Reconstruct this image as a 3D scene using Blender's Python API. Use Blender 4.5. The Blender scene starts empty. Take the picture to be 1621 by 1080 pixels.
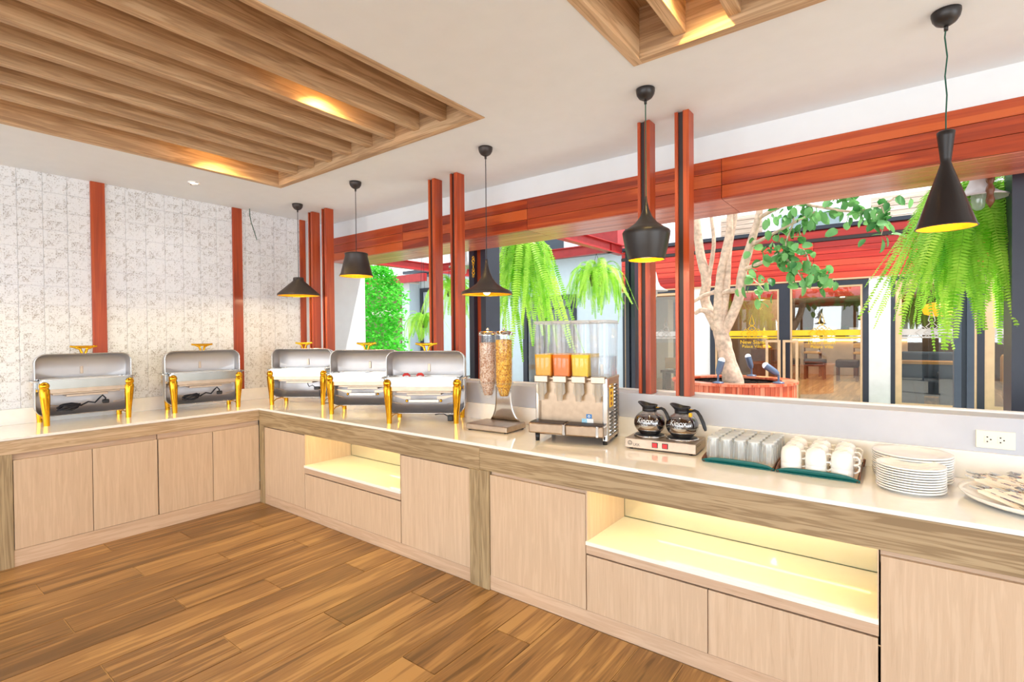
import bpy, bmesh, math, random
from mathutils import Vector, Matrix
from math import sin, cos, pi, radians

S = bpy.context.scene
COL = S.collection
# ---------------------------------------------------------------- camera
FPX, YAW, PIT, ROL = 809.53, radians(127.238), radians(-0.7248), radians(-0.501)
CAM = Vector((4.7125, -2.3356, 1.5264))
fw = Vector((cos(YAW)*cos(PIT), sin(YAW)*cos(PIT), sin(PIT)))
rt = Vector((sin(YAW), -cos(YAW), 0)); up = rt.cross(fw)
r2 = rt*cos(ROL)+up*sin(ROL); u2 = -rt*sin(ROL)+up*cos(ROL)
cd = bpy.data.cameras.new('camera'); cam = bpy.data.objects.new('camera', cd); COL.objects.link(cam)
m3 = Matrix((r2, u2, -fw)).transposed()
cam.matrix_world = Matrix.Translation(CAM) @ m3.to_4x4()
cd.sensor_fit = 'HORIZONTAL'; cd.sensor_width = 36.0; cd.lens = FPX/1621*36.0; cd.clip_start = .05; cd.clip_end = 300
S.camera = cam
# ---------------------------------------------------------------- colour management, world, sun
S.view_settings.view_transform = 'Standard'; S.view_settings.look = 'None'
S.view_settings.exposure = 0.32; S.view_settings.gamma = 1.0; S.view_settings.use_curve_mapping = False
w = bpy.data.worlds.new('world'); S.world = w; w.use_nodes = True
bg = w.node_tree.nodes['Background']; bg.inputs[0].default_value = (.90, .96, 1.0, 1); bg.inputs[1].default_value = 1.55
sd = bpy.data.lights.new('sun', 'SUN'); so = bpy.data.objects.new('sun', sd); COL.objects.link(so)
sd.energy = 4.2; sd.angle = radians(1.2); sd.color = (1, .95, .86)
so.rotation_euler = Vector((.50, .26, 1.0)).to_track_quat('Z', 'Y').to_euler()

def area(name, loc, target, sx, sy, power, color=(1, 1, 1), spread=180):
    d = bpy.data.lights.new(name, 'AREA'); d.shape = 'RECTANGLE'; d.size = sx; d.size_y = sy; d.energy = power; d.color = color
    d.spread = radians(spread)
    o = bpy.data.objects.new(name, d); COL.objects.link(o); o.location = loc
    o.rotation_euler = (Vector(loc)-Vector(target)).to_track_quat('Z', 'Y').to_euler(); return o
def spot(name, loc, power, color=(1, .85, .6), size=80, blend=.6, radius=.03, target=None):
    d = bpy.data.lights.new(name, 'SPOT'); d.energy = power; d.color = color; d.spot_size = radians(size); d.spot_blend = blend; d.shadow_soft_size = radius
    o = bpy.data.objects.new(name, d); COL.objects.link(o); o.location = loc
    if target: o.rotation_euler = (Vector(loc)-Vector(target)).to_track_quat('Z', 'Y').to_euler()
    return o
def point(name, loc, power, color=(1, .75, .4), radius=.03):
    d = bpy.data.lights.new(name, 'POINT'); d.energy = power; d.color = color; d.shadow_soft_size = radius
    o = bpy.data.objects.new(name, d); COL.objects.link(o); o.location = loc; return o
# added fill panels standing in for daylight from the open sides behind the camera
for k in range(4): area('fill_side', (11.5, -6.6+k*1.75, 1.7), (0, -6.6+k*1.75, 5.5), 1.15, 2.9, 50, (.84, .92, 1))
for k in range(5): area('fill_rear', (-.4+k*2.0, -9.5, 1.7), (-.4+k*2.0, 0, 5.5), 1.25, 2.9, 58, (.86, .93, 1))
# ---------------------------------------------------------------- node helpers
def sc(c):  # sRGB 0-255 -> linear
    o = []
    for v in c:
        v = v/255; o.append(v/12.92 if v <= .04045 else ((v+.055)/1.055)**2.4)
    return (*o, 1)
def newmat(name):
    m = bpy.data.materials.new(name); m.use_nodes = True; nt = m.node_tree
    return m, nt, nt.nodes['Principled BSDF'], nt.nodes['Material Output']
def N(nt, t, **k):
    n = nt.nodes.new(t)
    for a, b in k.items(): setattr(n, a, b)
    return n
def ramp(nt, stops):
    r = N(nt, 'ShaderNodeValToRGB'); e = r.color_ramp.elements
    while len(e) < len(stops): e.new(.5)
    for x, (p, c) in zip(e, stops): x.position = p; x.color = c
    return r
def plain(name, c, rough=.5, metal=0, spec=.5, var=.05, scale=8, bump=0, coat=0, emit=None, es=0):
    m, nt, b, o = newmat(name)
    tc = N(nt, 'ShaderNodeTexCoord'); no = N(nt, 'ShaderNodeTexNoise'); no.inputs['Scale'].default_value = scale; no.inputs['Detail'].default_value = 3
    nt.links.new(tc.outputs['Object'], no.inputs['Vector'])
    lc = sc(c); a = tuple(max(0, v*(1-var*1.6)) for v in lc[:3])+(1,); z = tuple(min(1, v*(1+var)) for v in lc[:3])+(1,)
    r = ramp(nt, [(.3, a), (.7, z)]); nt.links.new(no.outputs['Fac'], r.inputs[0]); nt.links.new(r.outputs[0], b.inputs['Base Color'])
    b.inputs['Roughness'].default_value = rough; b.inputs['Metallic'].default_value = metal; b.inputs['Specular IOR Level'].default_value = spec
    if coat: b.inputs['Coat Weight'].default_value = coat; b.inputs['Coat Roughness'].default_value = .08
    if bump:
        bp = N(nt, 'ShaderNodeBump'); bp.inputs['Strength'].default_value = bump; bp.inputs['Distance'].default_value = .002
        nt.links.new(no.outputs['Fac'], bp.inputs['Height']); nt.links.new(bp.outputs[0], b.inputs['Normal'])
    if emit: b.inputs['Emission Color'].default_value = sc(emit); b.inputs['Emission Strength'].default_value = es
    return m
def wood(name, dark, mid, light, axis='x', rough=.45, scale=1.0, vary=.25, coat=0, rings=.5, fine=1.0):
    m, nt, b, o = newmat(name)
    tc = N(nt, 'ShaderNodeTexCoord'); oi = N(nt, 'ShaderNodeObjectInfo')
    mul = N(nt, 'ShaderNodeVectorMath', operation='SCALE'); cb = N(nt, 'ShaderNodeCombineXYZ')
    for i in range(3): nt.links.new(oi.outputs['Random'], cb.inputs[i])
    nt.links.new(cb.outputs[0], mul.inputs[0]); mul.inputs['Scale'].default_value = 23.0
    ad = N(nt, 'ShaderNodeVectorMath', operation='ADD'); nt.links.new(tc.outputs['Object'], ad.inputs[0]); nt.links.new(mul.outputs[0], ad.inputs[1])
    mp = N(nt, 'ShaderNodeMapping'); s = [16*scale]*3; s['xyz'.index(axis)] = .9*scale; mp.inputs['Scale'].default_value = s
    nt.links.new(ad.outputs[0], mp.inputs['Vector'])
    n1 = N(nt, 'ShaderNodeTexNoise'); n1.inputs['Scale'].default_value = 1.0; n1.inputs['Detail'].default_value = 3; n1.inputs['Distortion'].default_value = .6
    nt.links.new(mp.outputs[0], n1.inputs['Vector'])
    mp2 = N(nt, 'ShaderNodeMapping'); s2 = [150*scale*fine]*3; s2['xyz'.index(axis)] = 4*scale; mp2.inputs['Scale'].default_value = s2
    nt.links.new(ad.outputs[0], mp2.inputs['Vector'])
    n2 = N(nt, 'ShaderNodeTexNoise'); n2.inputs['Scale'].default_value = 1.0; n2.inputs['Detail'].default_value = 2
    nt.links.new(mp2.outputs[0], n2.inputs['Vector'])
    # rings: sine of the broad noise
    ms = N(nt, 'ShaderNodeMath', operation='MULTIPLY'); ms.inputs[1].default_value = 34; nt.links.new(n1.outputs['Fac'], ms.inputs[0])
    si = N(nt, 'ShaderNodeMath', operation='SINE'); nt.links.new(ms.outputs[0], si.inputs[0])
    k1 = N(nt, 'ShaderNodeMath', operation='MULTIPLY_ADD'); k1.inputs[1].default_value = .12*rings; nt.links.new(si.outputs[0], k1.inputs[0]); nt.links.new(n1.outputs['Fac'], k1.inputs[2])
    k2 = N(nt, 'ShaderNodeMath', operation='MULTIPLY_ADD'); k2.inputs[1].default_value = .28; nt.links.new(n2.outputs['Fac'], k2.inputs[0]); nt.links.new(k1.outputs[0], k2.inputs[2])
    k3 = N(nt, 'ShaderNodeMath', operation='MULTIPLY_ADD'); k3.inputs[1].default_value = vary; nt.links.new(oi.outputs['Random'], k3.inputs[0]); nt.links.new(k2.outputs[0], k3.inputs[2])
    off = .14+vary*.5
    r = ramp(nt, [(.30+off, sc(dark)), (.50+off, sc(mid)), (.72+off, sc(light))]); nt.links.new(k3.outputs[0], r.inputs[0])
    nt.links.new(r.outputs[0], b.inputs['Base Color']); b.inputs['Roughness'].default_value = rough
    if coat: b.inputs['Coat Weight'].default_value = coat; b.inputs['Coat Roughness'].default_value = .12
    bp = N(nt, 'ShaderNodeBump'); bp.inputs['Strength'].default_value = .12; bp.inputs['Distance'].default_value = .001
    nt.links.new(n2.outputs['Fac'], bp.inputs['Height']); nt.links.new(bp.outputs[0], b.inputs['Normal'])
    return m
def glass(name, tint=(1, 1, 1), refl=1.0, rough=0.0, mn=.04, dens=0.0):
    m, nt, b, o = newmat(name); nt.nodes.remove(b)
    t = N(nt, 'ShaderNodeBsdfTransparent'); t.inputs[0].default_value = (*tint, 1)
    g = N(nt, 'ShaderNodeBsdfGlossy'); g.inputs['Roughness'].default_value = rough
    lw = N(nt, 'ShaderNodeLayerWeight'); lw.inputs['Blend'].default_value = .5
    p = N(nt, 'ShaderNodeMath', operation='POWER'); p.inputs[1].default_value = 4; nt.links.new(lw.outputs['Facing'], p.inputs[0])
    q = N(nt, 'ShaderNodeMath', operation='MULTIPLY_ADD'); q.inputs[1].default_value = .6*refl; q.inputs[2].default_value = mn*refl; nt.links.new(p.outputs[0], q.inputs[0])
    mx = N(nt, 'ShaderNodeMixShader'); nt.links.new(q.outputs[0], mx.inputs[0]); nt.links.new(t.outputs[0], mx.inputs[1]); nt.links.new(g.outputs[0], mx.inputs[2])
    last = mx
    if dens:
        d = N(nt, 'ShaderNodeBsdfDiffuse'); d.inputs[0].default_value = (.92, .95, .98, 1)
        tl = N(nt, 'ShaderNodeBsdfTranslucent'); tl.inputs[0].default_value = (.92, .95, .98, 1)
        dm = N(nt, 'ShaderNodeMixShader'); dm.inputs[0].default_value = .5; nt.links.new(d.outputs[0], dm.inputs[1]); nt.links.new(tl.outputs[0], dm.inputs[2])
        m2 = N(nt, 'ShaderNodeMixShader'); m2.inputs[0].default_value = dens; nt.links.new(mx.outputs[0], m2.inputs[1]); nt.links.new(dm.outputs[0], m2.inputs[2]); last = m2
    nt.links.new(last.outputs[0], o.inputs[0]); return m
def emis(name, c, s):
    m, nt, b, o = newmat(name); b.inputs['Base Color'].default_value = sc(c); b.inputs['Emission Color'].default_value = sc(c); b.inputs['Emission Strength'].default_value = s; return m
def leafmat(name, dark, light, trans=.45, scale=3):
    m, nt, b, o = newmat(name); oi = N(nt, 'ShaderNodeObjectInfo'); tc = N(nt, 'ShaderNodeTexCoord')
    no = N(nt, 'ShaderNodeTexNoise'); no.inputs['Scale'].default_value = scale; nt.links.new(tc.outputs['Object'], no.inputs['Vector'])
    a = N(nt, 'ShaderNodeMath', operation='MULTIPLY_ADD'); a.inputs[1].default_value = .5; nt.links.new(oi.outputs['Random'], a.inputs[0]); nt.links.new(no.outputs['Fac'], a.inputs[2])
    r = ramp(nt, [(.4, sc(dark)), (.95, sc(light))]); nt.links.new(a.outputs[0], r.inputs[0]); nt.links.new(r.outputs[0], b.inputs['Base Color'])
    b.inputs['Roughness'].default_value = .4
    tl = N(nt, 'ShaderNodeBsdfTranslucent'); nt.links.new(r.outputs[0], tl.inputs[0])
    mx = N(nt, 'ShaderNodeMixShader'); mx.inputs[0].default_value = trans; nt.links.new(b.outputs[0], mx.inputs[1]); nt.links.new(tl.outputs[0], mx.inputs[2]); nt.links.new(mx.outputs[0], o.inputs[0])
    return m
M = {}
M['ceil'] = plain('ceiling_paint', (232, 236, 240), .7, var=.01)
M['wallw'] = plain('white_wall_paint', (226, 231, 240), .6, var=.02)
M['wallg'] = plain('blue_grey_wall_paint', (196, 199, 209), .55, var=.02)
M['stone'] = plain('cream_quartz', (252, 248, 242), .06, var=.015, scale=25, coat=.4)
M['shelf'] = plain('white_quartz_shelf', (248, 246, 238), .05, var=.01)
M['door'] = wood('pale_oak_veneer', (202, 174, 146), (210, 183, 155), (217, 191, 164), 'z', .5, 3.6, .10, rings=.35)
M['doorx'] = wood('pale_oak_veneer_flat', (192, 160, 132), (205, 175, 148), (215, 188, 162), 'x', .5, 3, .10, rings=.35)
M['doory'] = wood('pale_oak_veneer_side', (192, 160, 132), (205, 175, 148), (215, 188, 162), 'y', .5, 3, .10, rings=.35)
M['fasx'] = wood('grey_oak_board', (142, 118, 86), (164, 140, 106), (179, 156, 122), 'x', .5, 1.7, .05, rings=1.5)
M['fasy'] = wood('grey_oak_board_side', (174, 146, 112), (194, 166, 132), (208, 182, 150), 'y', .5, 2.3, .05, rings=1.2)
M['fasz'] = wood('grey_oak_pillar', (146, 124, 92), (165, 143, 109), (179, 157, 121), 'z', .5, 1.7, .05, rings=1.5)
M['slat'] = wood('ceiling_oak', (168, 134, 100), (194, 160, 122), (212, 180, 142), 'y', .6, 1.5, .08, rings=1.0)
M['slatx'] = wood('ceiling_oak_cross', (168, 134, 100), (194, 160, 122), (212, 180, 142), 'x', .6, 1.5, .08, rings=1.0)
M['floor'] = wood('floor_plank', (106, 76, 42), (146, 107, 63), (182, 141, 88), 'y', .34, 1.2, .24, rings=.5, fine=.6)
M['grout'] = plain('floor_joint', (196, 160, 116), .8)
M['redx'] = wood('red_timber', (134, 42, 14), (172, 64, 22), (200, 92, 38), 'x', .3, .6, .28, coat=.3, rings=.5)
M['redz'] = wood('red_timber_post', (148, 54, 20), (176, 70, 28), (194, 88, 38), 'z', .38, .9, .08, coat=.15, rings=.4)
M['redsoff'] = wood('red_timber_soffit', (156, 72, 58), (188, 98, 80), (208, 128, 108), 'x', .3, .6, .2, coat=.2, rings=.4)
M['dark'] = plain('dark_channel', (52, 40, 40), .5, var=.1)
M['steel'] = plain('brushed_steel', (190, 170, 150), .34, 1, var=.06, scale=30)
M['chrome'] = plain('polished_steel', (208, 207, 205), .12, 1, var=.02)
M['band'] = plain('frame_band_steel', (172, 173, 170), .16, 1, var=.05, scale=12)
M['steelb'] = plain('warm_brushed_steel', (170, 148, 126), .3, 1, var=.06, scale=30)
M['lidin'] = plain('satin_steel_lid', (200, 197, 198), .42, .8, var=.03)
M['gold'] = plain('polished_gold', (240, 180, 46), .16, 1, var=.05, scale=40)
M['black'] = plain('black_plastic', (28, 28, 32), .4, var=.1)
M['cord'] = plain('black_rubber_cord', (32, 34, 44), .5)
M['lampblk'] = plain('dark_bronze_shade', (58, 50, 48), .42, .2, var=.08)
M['lampmat'] = plain('black_shade', (40, 36, 36), .35, .1, var=.05)
M['lampgold'] = plain('gold_leaf_inside', (246, 176, 30), .35, .7, var=.08, scale=60)
M['bulb'] = emis('lit_bulb', (255, 226, 150), 14)
M['downl'] = emis('downlight_glow', (255, 246, 225), 9)
M['led'] = emis('warm_led_strip', (255, 232, 160), 16)
M['jointshadow'] = plain('dark_green_joint_shadow', (70, 84, 60), .3)  # colour of the painted joint and shadow line in the niches
M['white'] = plain('white_porcelain', (252, 250, 246), .15, var=.01, coat=.3)
M['plate'] = plain('white_switch_plastic', (246, 240, 222), .35, var=.01)
M['teal'] = plain('teal_plastic', (0, 100, 98), .4, var=.05)
M['traytop'] = plain('cream_tray_lining', (226, 206, 180), .45, var=.06)
M['napkin'] = plain('paper_napkin', (250, 238, 220), .8, var=.03)
M['ink'] = plain('purple_ink', (96, 84, 130), .7)
M['glass'] = glass('window_glass', (.93, .97, .95), 1.3, 0, .07)
M['clear'] = glass('clear_acrylic', (.985, .99, .995), .9, .02, .05, .05)
M['tank'] = glass('frosted_acrylic', (.97, .98, 1.0), .8, .05, .05, .07)
M['tanklid'] = glass('frosted_lid', (.97, .97, .97), .9, .1, .06, .45)
M['tap'] = glass('beige_clear_tap', (.90, .82, .68), 1.0, .1, .08, .35)
M['tumbler'] = glass('tumbler_glass', (.985, .995, .985), 1.2, .03, .09, .28)
M['potglass'] = glass('coffee_pot_glass', (.86, .82, .80), 1.5, .02, .12)
M['juice1'] = plain('orange_juice', (255, 186, 14), .3, var=.02)
M['juice2'] = plain('tangerine_juice', (255, 132, 8), .3, var=.02)
M['juice3'] = plain('pineapple_juice', (255, 214, 16), .3, var=.02)
for k_ in ('juice1', 'juice2', 'juice3'):
    nt_ = M[k_].node_tree; b_ = nt_.nodes['Principled BSDF']; t_ = N(nt_, 'ShaderNodeBsdfTranslucent'); x_ = N(nt_, 'ShaderNodeMixShader'); x_.inputs[0].default_value = .2
    nt_.links.new(b_.inputs['Base Color'].links[0].from_socket, t_.inputs[0]); nt_.links.new(b_.outputs[0], x_.inputs[1]); nt_.links.new(t_.outputs[0], x_.inputs[2]); nt_.links.new(x_.outputs[0], nt_.nodes['Material Output'].inputs[0])
M['water'] = glass('drinking_water', (.93, .96, .99), 1.2, 0, .1, .12)
M['coffee'] = plain('black_coffee', (36, 14, 10), .1, var=.05)
M['redsw'] = plain('red_rocker_switch', (220, 30, 36), .3, emit=(255, 40, 40), es=.35)
M['yellow'] = plain('yellow_sticker', (250, 196, 20), .5)
M['bluest'] = plain('blue_sticker', (60, 130, 200), .5)
M['lblue'] = plain('pale_blue_sticker', (150, 206, 236), .5)
M['whitest'] = plain('white_sticker', (240, 244, 248), .5)
M['redink'] = plain('dark_red_ink', (130, 30, 20), .6)
M['whiteink'] = plain('white_print', (240, 245, 250), .5)
M['sausage'] = plain('red_sausage', (206, 40, 40), .3, var=.15, scale=30)
M['green_cord'] = plain('green_cord', (20, 84, 66), .5)
# outside
M['navy'] = plain('dark_window_frame', (44, 50, 64), .4, var=.05)
M['slate'] = plain('slate_steel_column', (66, 78, 92), .4, var=.05)
M['beige'] = plain('beige_timber_frame', (224, 190, 150), .5, var=.05)
M['redb'] = wood('red_facade_board', (168, 26, 16), (206, 44, 28), (226, 76, 50), 'x', .4, .5, .3, coat=.2, rings=.3)
M['redstl'] = plain('oxide_red_steel', (176, 44, 46), .4, var=.08)
M['marble'] = plain('white_marble', (236, 236, 238), .3, var=.06, scale=3)
M['paleb'] = plain('pale_blue_render', (200, 218, 232), .7, var=.02)
M['pure'] = plain('white_render', (244, 246, 248), .7, var=.01)
M['siding'] = wood('weathered_siding', (176, 156, 138), (206, 186, 168), (226, 210, 196), 'x', .6, .5, .2)
M['brownw'] = plain('taupe_render', (136, 112, 100), .7, var=.05)
M['paving'] = plain('courtyard_paving', (196, 190, 182), .7, var=.08, scale=4)
M['grass'] = leafmat('lawn_grass', (60, 140, 20), (150, 210, 60), .2, 30)
M['fern'] = leafmat('fern_green', (96, 186, 10), (204, 250, 100), .5, 4)
M['ficus'] = leafmat('ficus_leaf', (22, 104, 34), (140, 202, 122), .4, 2)
M['bush'] = leafmat('bush_leaf', (16, 120, 30), (110, 224, 80), .45, 4)
M['bark'] = plain('pale_bark', (214, 186, 164), .8, var=.22, scale=14, bump=.8)
M['cedar'] = wood('planter_stave', (188, 70, 34), (214, 102, 66), (232, 140, 108), 'z', .4, .6, .35, coat=.2)
M['soil'] = plain('dark_soil', (60, 48, 40), .9, var=.4, scale=30, bump=1)
M['lantern'] = plain('painted_lantern_metal', (186, 180, 178), .4, .2, var=.06)
M['fixture'] = plain('grey_blue_fixture', (96, 112, 140), .35, .3)
M['lens'] = plain('white_lens', (240, 244, 250), .2, emit=(240, 246, 255), es=.4)
M['inwood'] = wood('lobby_floor_wood', (130, 96, 58), (172, 130, 84), (200, 160, 112), 'y', .3, .5, .3)
M['lobbyw'] = plain('lobby_taupe_wall', (150, 128, 104), .6, var=.06)
M['lobbyc'] = plain('lobby_ceiling', (150, 90, 60), .6)
M['goldfilm'] = plain('gold_window_film', (250, 206, 40), .4, .1, var=.03)
M['greyfilm'] = plain('frosted_window_film', (206, 200, 196), .5, var=.02)
M['chairw'] = plain('brown_chair_timber', (112, 66, 38), .4, var=.15)
M['cushion'] = plain('tan_upholstery', (214, 160, 92), .7)
M['darkuph'] = plain('dark_brown_leather', (62, 42, 40), .5)
M['sofa'] = plain('grey_blue_fabric', (88, 100, 116), .8)
M['amber'] = emis('amber_lampshade', (250, 160, 30), 1.6)
M['warmglow'] = emis('warm_strip', (255, 200, 110), 6)
M['counterm'] = plain('reception_stone', (206, 184, 166), .3, var=.08, scale=4)

def tilemat():
    m, nt, b, o = newmat('patchwork_tile'); L = nt.links.new
    tc = N(nt, 'ShaderNodeTexCoord'); oi = N(nt, 'ShaderNodeObjectInfo')
    sx = N(nt, 'ShaderNodeSeparateXYZ'); L(tc.outputs['Object'], sx.inputs[0])
    def mth(op, a, bb=None, c=None):
        n = N(nt, 'ShaderNodeMath', operation=op)
        for i, v in enumerate((a, bb, c)):
            if v is None: continue
            if isinstance(v, (int, float)): n.inputs[i].default_value = v
            else: L(v, n.inputs[i])
        return n.outputs[0]
    u = mth('MULTIPLY', sx.outputs['Y'], 20.0); v = mth('MULTIPLY', sx.outputs['Z'], 20.0)
    fu = mth('FLOOR', u); fv = mth('FLOOR', v); cu = mth('FRACT', u); cv = mth('FRACT', v)
    cb = N(nt, 'ShaderNodeCombineXYZ'); L(fu, cb.inputs[0]); L(fv, cb.inputs[1]); L(mth('MULTIPLY', oi.outputs['Random'], 57.0), cb.inputs[2])
    wn = N(nt, 'ShaderNodeTexWhiteNoise', noise_dimensions='3D'); L(cb.outputs[0], wn.inputs['Vector'])
    sc2 = N(nt, 'ShaderNodeSeparateColor'); L(wn.outputs['Color'], sc2.inputs[0])
    d1 = mth('GREATER_THAN', mth('ADD', cu, cv), 1.0); d2 = mth('GREATER_THAN', cu, cv)
    pick = mth('GREATER_THAN', sc2.outputs[0], .5)
    tri = mth('ADD', mth('MULTIPLY', d1, pick), mth('MULTIPLY', d2, mth('SUBTRACT', 1.0, pick)))
    no = N(nt, 'ShaderNodeTexNoise'); no.inputs['Scale'].default_value = 120; no.inputs['Detail'].default_value = 4; L(tc.outputs['Object'], no.inputs['Vector'])
    vo = N(nt, 'ShaderNodeTexVoronoi'); vo.inputs['Scale'].default_value = 95; L(tc.outputs['Object'], vo.inputs['Vector'])
    a = mth('MULTIPLY_ADD', tri, .14, mth('MULTIPLY', sc2.outputs[1], .26))
    a = mth('ADD', a, mth('MULTIPLY', no.outputs['Fac'], 1.25)); a = mth('ADD', a, mth('MULTIPLY', vo.outputs['Distance'], .35))
    r = ramp(nt, [(.54, sc((140, 135, 132))), (.70, sc((190, 187, 186))), (.90, sc((222, 224, 228))), (1.0, sc((234, 236, 240)))]); L(a, r.inputs[0]); L(r.outputs[0], b.inputs['Base Color'])
    b.inputs['Roughness'].default_value = .35; return m
M['tile'] = tilemat()
# ---------------------------------------------------------------- mesh helpers
class MB:
    def __init__(s): s.v = []; s.f = []; s.sm = []
    def add(s, vs, fs, smooth=False):
        o = len(s.v); s.v += [tuple(v) for v in vs]; s.f += [tuple(i+o for i in f) for f in fs]; s.sm += [smooth]*len(fs); return s
    def box(s, x0, x1, y0, y1, z0, z1):
        return s.add([(x0, y0, z0), (x1, y0, z0), (x1, y1, z0), (x0, y1, z0), (x0, y0, z1), (x1, y0, z1), (x1, y1, z1), (x0, y1, z1)],
                     [(0, 3, 2, 1), (4, 5, 6, 7), (0, 1, 5, 4), (1, 2, 6, 5), (2, 3, 7, 6), (3, 0, 4, 7)])
    def lathe(s, prof, c=(0, 0, 0), n=24, smooth=True):
        """prof: list of (r,z); closed ends when r==0"""
        vs = []; fs = []; rows = []
        for r, z in prof:
            if r < 1e-6: rows.append([len(vs)]); vs.append((c[0], c[1], c[2]+z))
            else:
                rows.append([len(vs)+i for i in range(n)]); vs += [(c[0]+r*cos(2*pi*i/n), c[1]+r*sin(2*pi*i/n), c[2]+z) for i in range(n)]
        for a, b in zip(rows, rows[1:]):
            for i in range(n):
                j = (i+1) % n
                if len(a) == 1 and len(b) == 1: continue
                if len(a) == 1: fs.append((a[0], b[j], b[i]))
                elif len(b) == 1: fs.append((a[i], a[j], b[0]))
                else: fs.append((a[i], a[j], b[j], b[i]))
        return s.add(vs, fs, smooth)
    def tube(s, pts, r, n=8, closed=False, caps=True, smooth=True):
        P = [Vector(p) for p in pts]; R = r if isinstance(r, (list, tuple)) else [r]*len(P)
        vs = []; fs = []; prev = None; m = len(P)
        for i, p in enumerate(P):
            if closed: t = P[(i+1) % m]-P[i-1]
            else: t = P[min(i+1, m-1)]-P[max(i-1, 0)]
            t = t.normalized() if t.length > 1e-9 else Vector((0, 0, 1))
            if prev is None:
                a = Vector((0, 0, 1)) if abs(t.z) < .9 else Vector((1, 0, 0)); nx = t.cross(a).normalized()
            else: nx = (prev-t*prev.dot(t)); nx = nx.normalized() if nx.length > 1e-6 else t.orthogonal().normalized()
            prev = nx; ny = t.cross(nx)
            vs += [p+(nx*cos(2*pi*k/n)+ny*sin(2*pi*k/n))*R[i] for k in range(n)]
        for i in range(m if closed else m-1):
            a = i*n; b = ((i+1) % m)*n
            for k in range(n): fs.append((a+k, a+(k+1) % n, b+(k+1) % n, b+k))
        s.add(vs, fs, smooth)
        if caps and not closed: s.add(vs[:n], [tuple(range(n))[::-1]]); s.add(vs[-n:], [tuple(range(n))])
        return s
    def prism(s, poly, z0, z1, axis='z'):
        n = len(poly)
        def mk(a, b, c): return {'z': (a, b, c), 'y': (a, c, b), 'x': (c, a, b)}[axis]
        vs = [mk(a, b, z0) for a, b in poly]+[mk(a, b, z1) for a, b in poly]
        fs = [tuple(range(n))[::-1], tuple(range(n, 2*n))]+[(i, (i+1) % n, n+(i+1) % n, n+i) for i in range(n)]
        return s.add(vs, fs)
    def grid(s, fn, nu, nv, smooth=True):
        vs = [fn(i/nu, j/nv) for j in range(nv+1) for i in range(nu+1)]; w_ = nu+1
        return s.add(vs, [(j*w_+i, j*w_+i+1, (j+1)*w_+i+1, (j+1)*w_+i) for j in range(nv) for i in range(nu)], smooth)
    def sphere(s, c, r, n=16, m=10, sz=1.0, z0=-1, z1=1):
        pr = []
        for j in range(m+1):
            a = math.asin(z0)+(math.asin(z1)-math.asin(z0))*j/m; pr.append((max(0, r*cos(a)) if abs(cos(a)) > 1e-4 else 0, r*sin(a)*sz))
        return s.lathe(pr, c, n)
    def xf(s, mat):
        s.v = [tuple(mat @ Vector(v)) for v in s.v]; return s
def mesh(name, mb, mat, fix=True):
    me = bpy.data.meshes.new(name); me.from_pydata(mb.v, [], mb.f)
    me.polygons.foreach_set('use_smooth', mb.sm); me.materials.append(mat)
    if fix:
        bm = bmesh.new(); bm.from_mesh(me); bmesh.ops.recalc_face_normals(bm, faces=bm.faces); bm.to_mesh(me); bm.free()
    me.update(); return me
def part(name, mb, mat, parent=None, bevel=0, label=None, kind=None, solid=0, fix=True, recenter=True):
    mat = M[mat] if isinstance(mat, str) else mat
    off = Vector((0, 0, 0))
    if recenter and mb.v:
        xs, ys, zs = zip(*mb.v); off = Vector(((min(xs)+max(xs))/2, (min(ys)+max(ys))/2, min(zs)))
        mb.v = [(x-off.x, y-off.y, z-off.z) for x, y, z in mb.v]
    o = bpy.data.objects.new(name, mesh(name, mb, mat, fix)); COL.objects.link(o); o.location = off
    if parent is not None:
        o.parent = parent
        if parent.type == 'MESH' and parent.get('_off'): o.location = off-Vector(parent['_off'])
    o['_off'] = list(off)
    if bevel:
        b = o.modifiers.new('bevel', 'BEVEL'); b.width = bevel; b.segments = 2; b.limit_method = 'ANGLE'; b.angle_limit = radians(40)
    if solid:
        b = o.modifiers.new('thickness', 'SOLIDIFY'); b.thickness = solid; b.offset = 0
    if label: o['label'] = label
    if kind: o['kind'] = kind
    return o
def thing(name, label, cat, loc=(0, 0, 0), rotz=0, group=None, kind=None):
    o = bpy.data.objects.new(name, None); COL.objects.link(o); o.location = loc; o.rotation_euler = (0, 0, rotz); o.empty_display_size = .05
    if kind: o['kind'] = kind
    if label: o['label'] = label
    if cat: o['category'] = cat
    if group: o['group'] = group
    return o
def tag(o, label, cat, group=None):
    o['label'] = label; o['category'] = cat
    if group: o['group'] = group
    return o
KIDS = {}
def kids(o): return [c for c in bpy.data.objects if c.parent == o]
def dup(root, loc, rotz=0, label=None, group=None, tree=None):
    def cp(o, par):
        c = o.copy(); COL.objects.link(c); c.parent = par
        for k in tree.get(o.name, []): cp(k, c)
        return c
    if tree is None: tree = treeof(root)
    r = cp(root, None); r.location = loc; r.rotation_euler = (0, 0, rotz)
    if label: r['label'] = label
    if group: r['group'] = group
    return r
def treeof(root):
    t = {}; allc = {}
    for c in bpy.data.objects:
        if c.parent: allc.setdefault(c.parent.name, []).append(c)
    def rec(o):
        if o.name in allc:
            t[o.name] = allc[o.name]
            for k in allc[o.name]: rec(k)
    rec(root); return t
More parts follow.
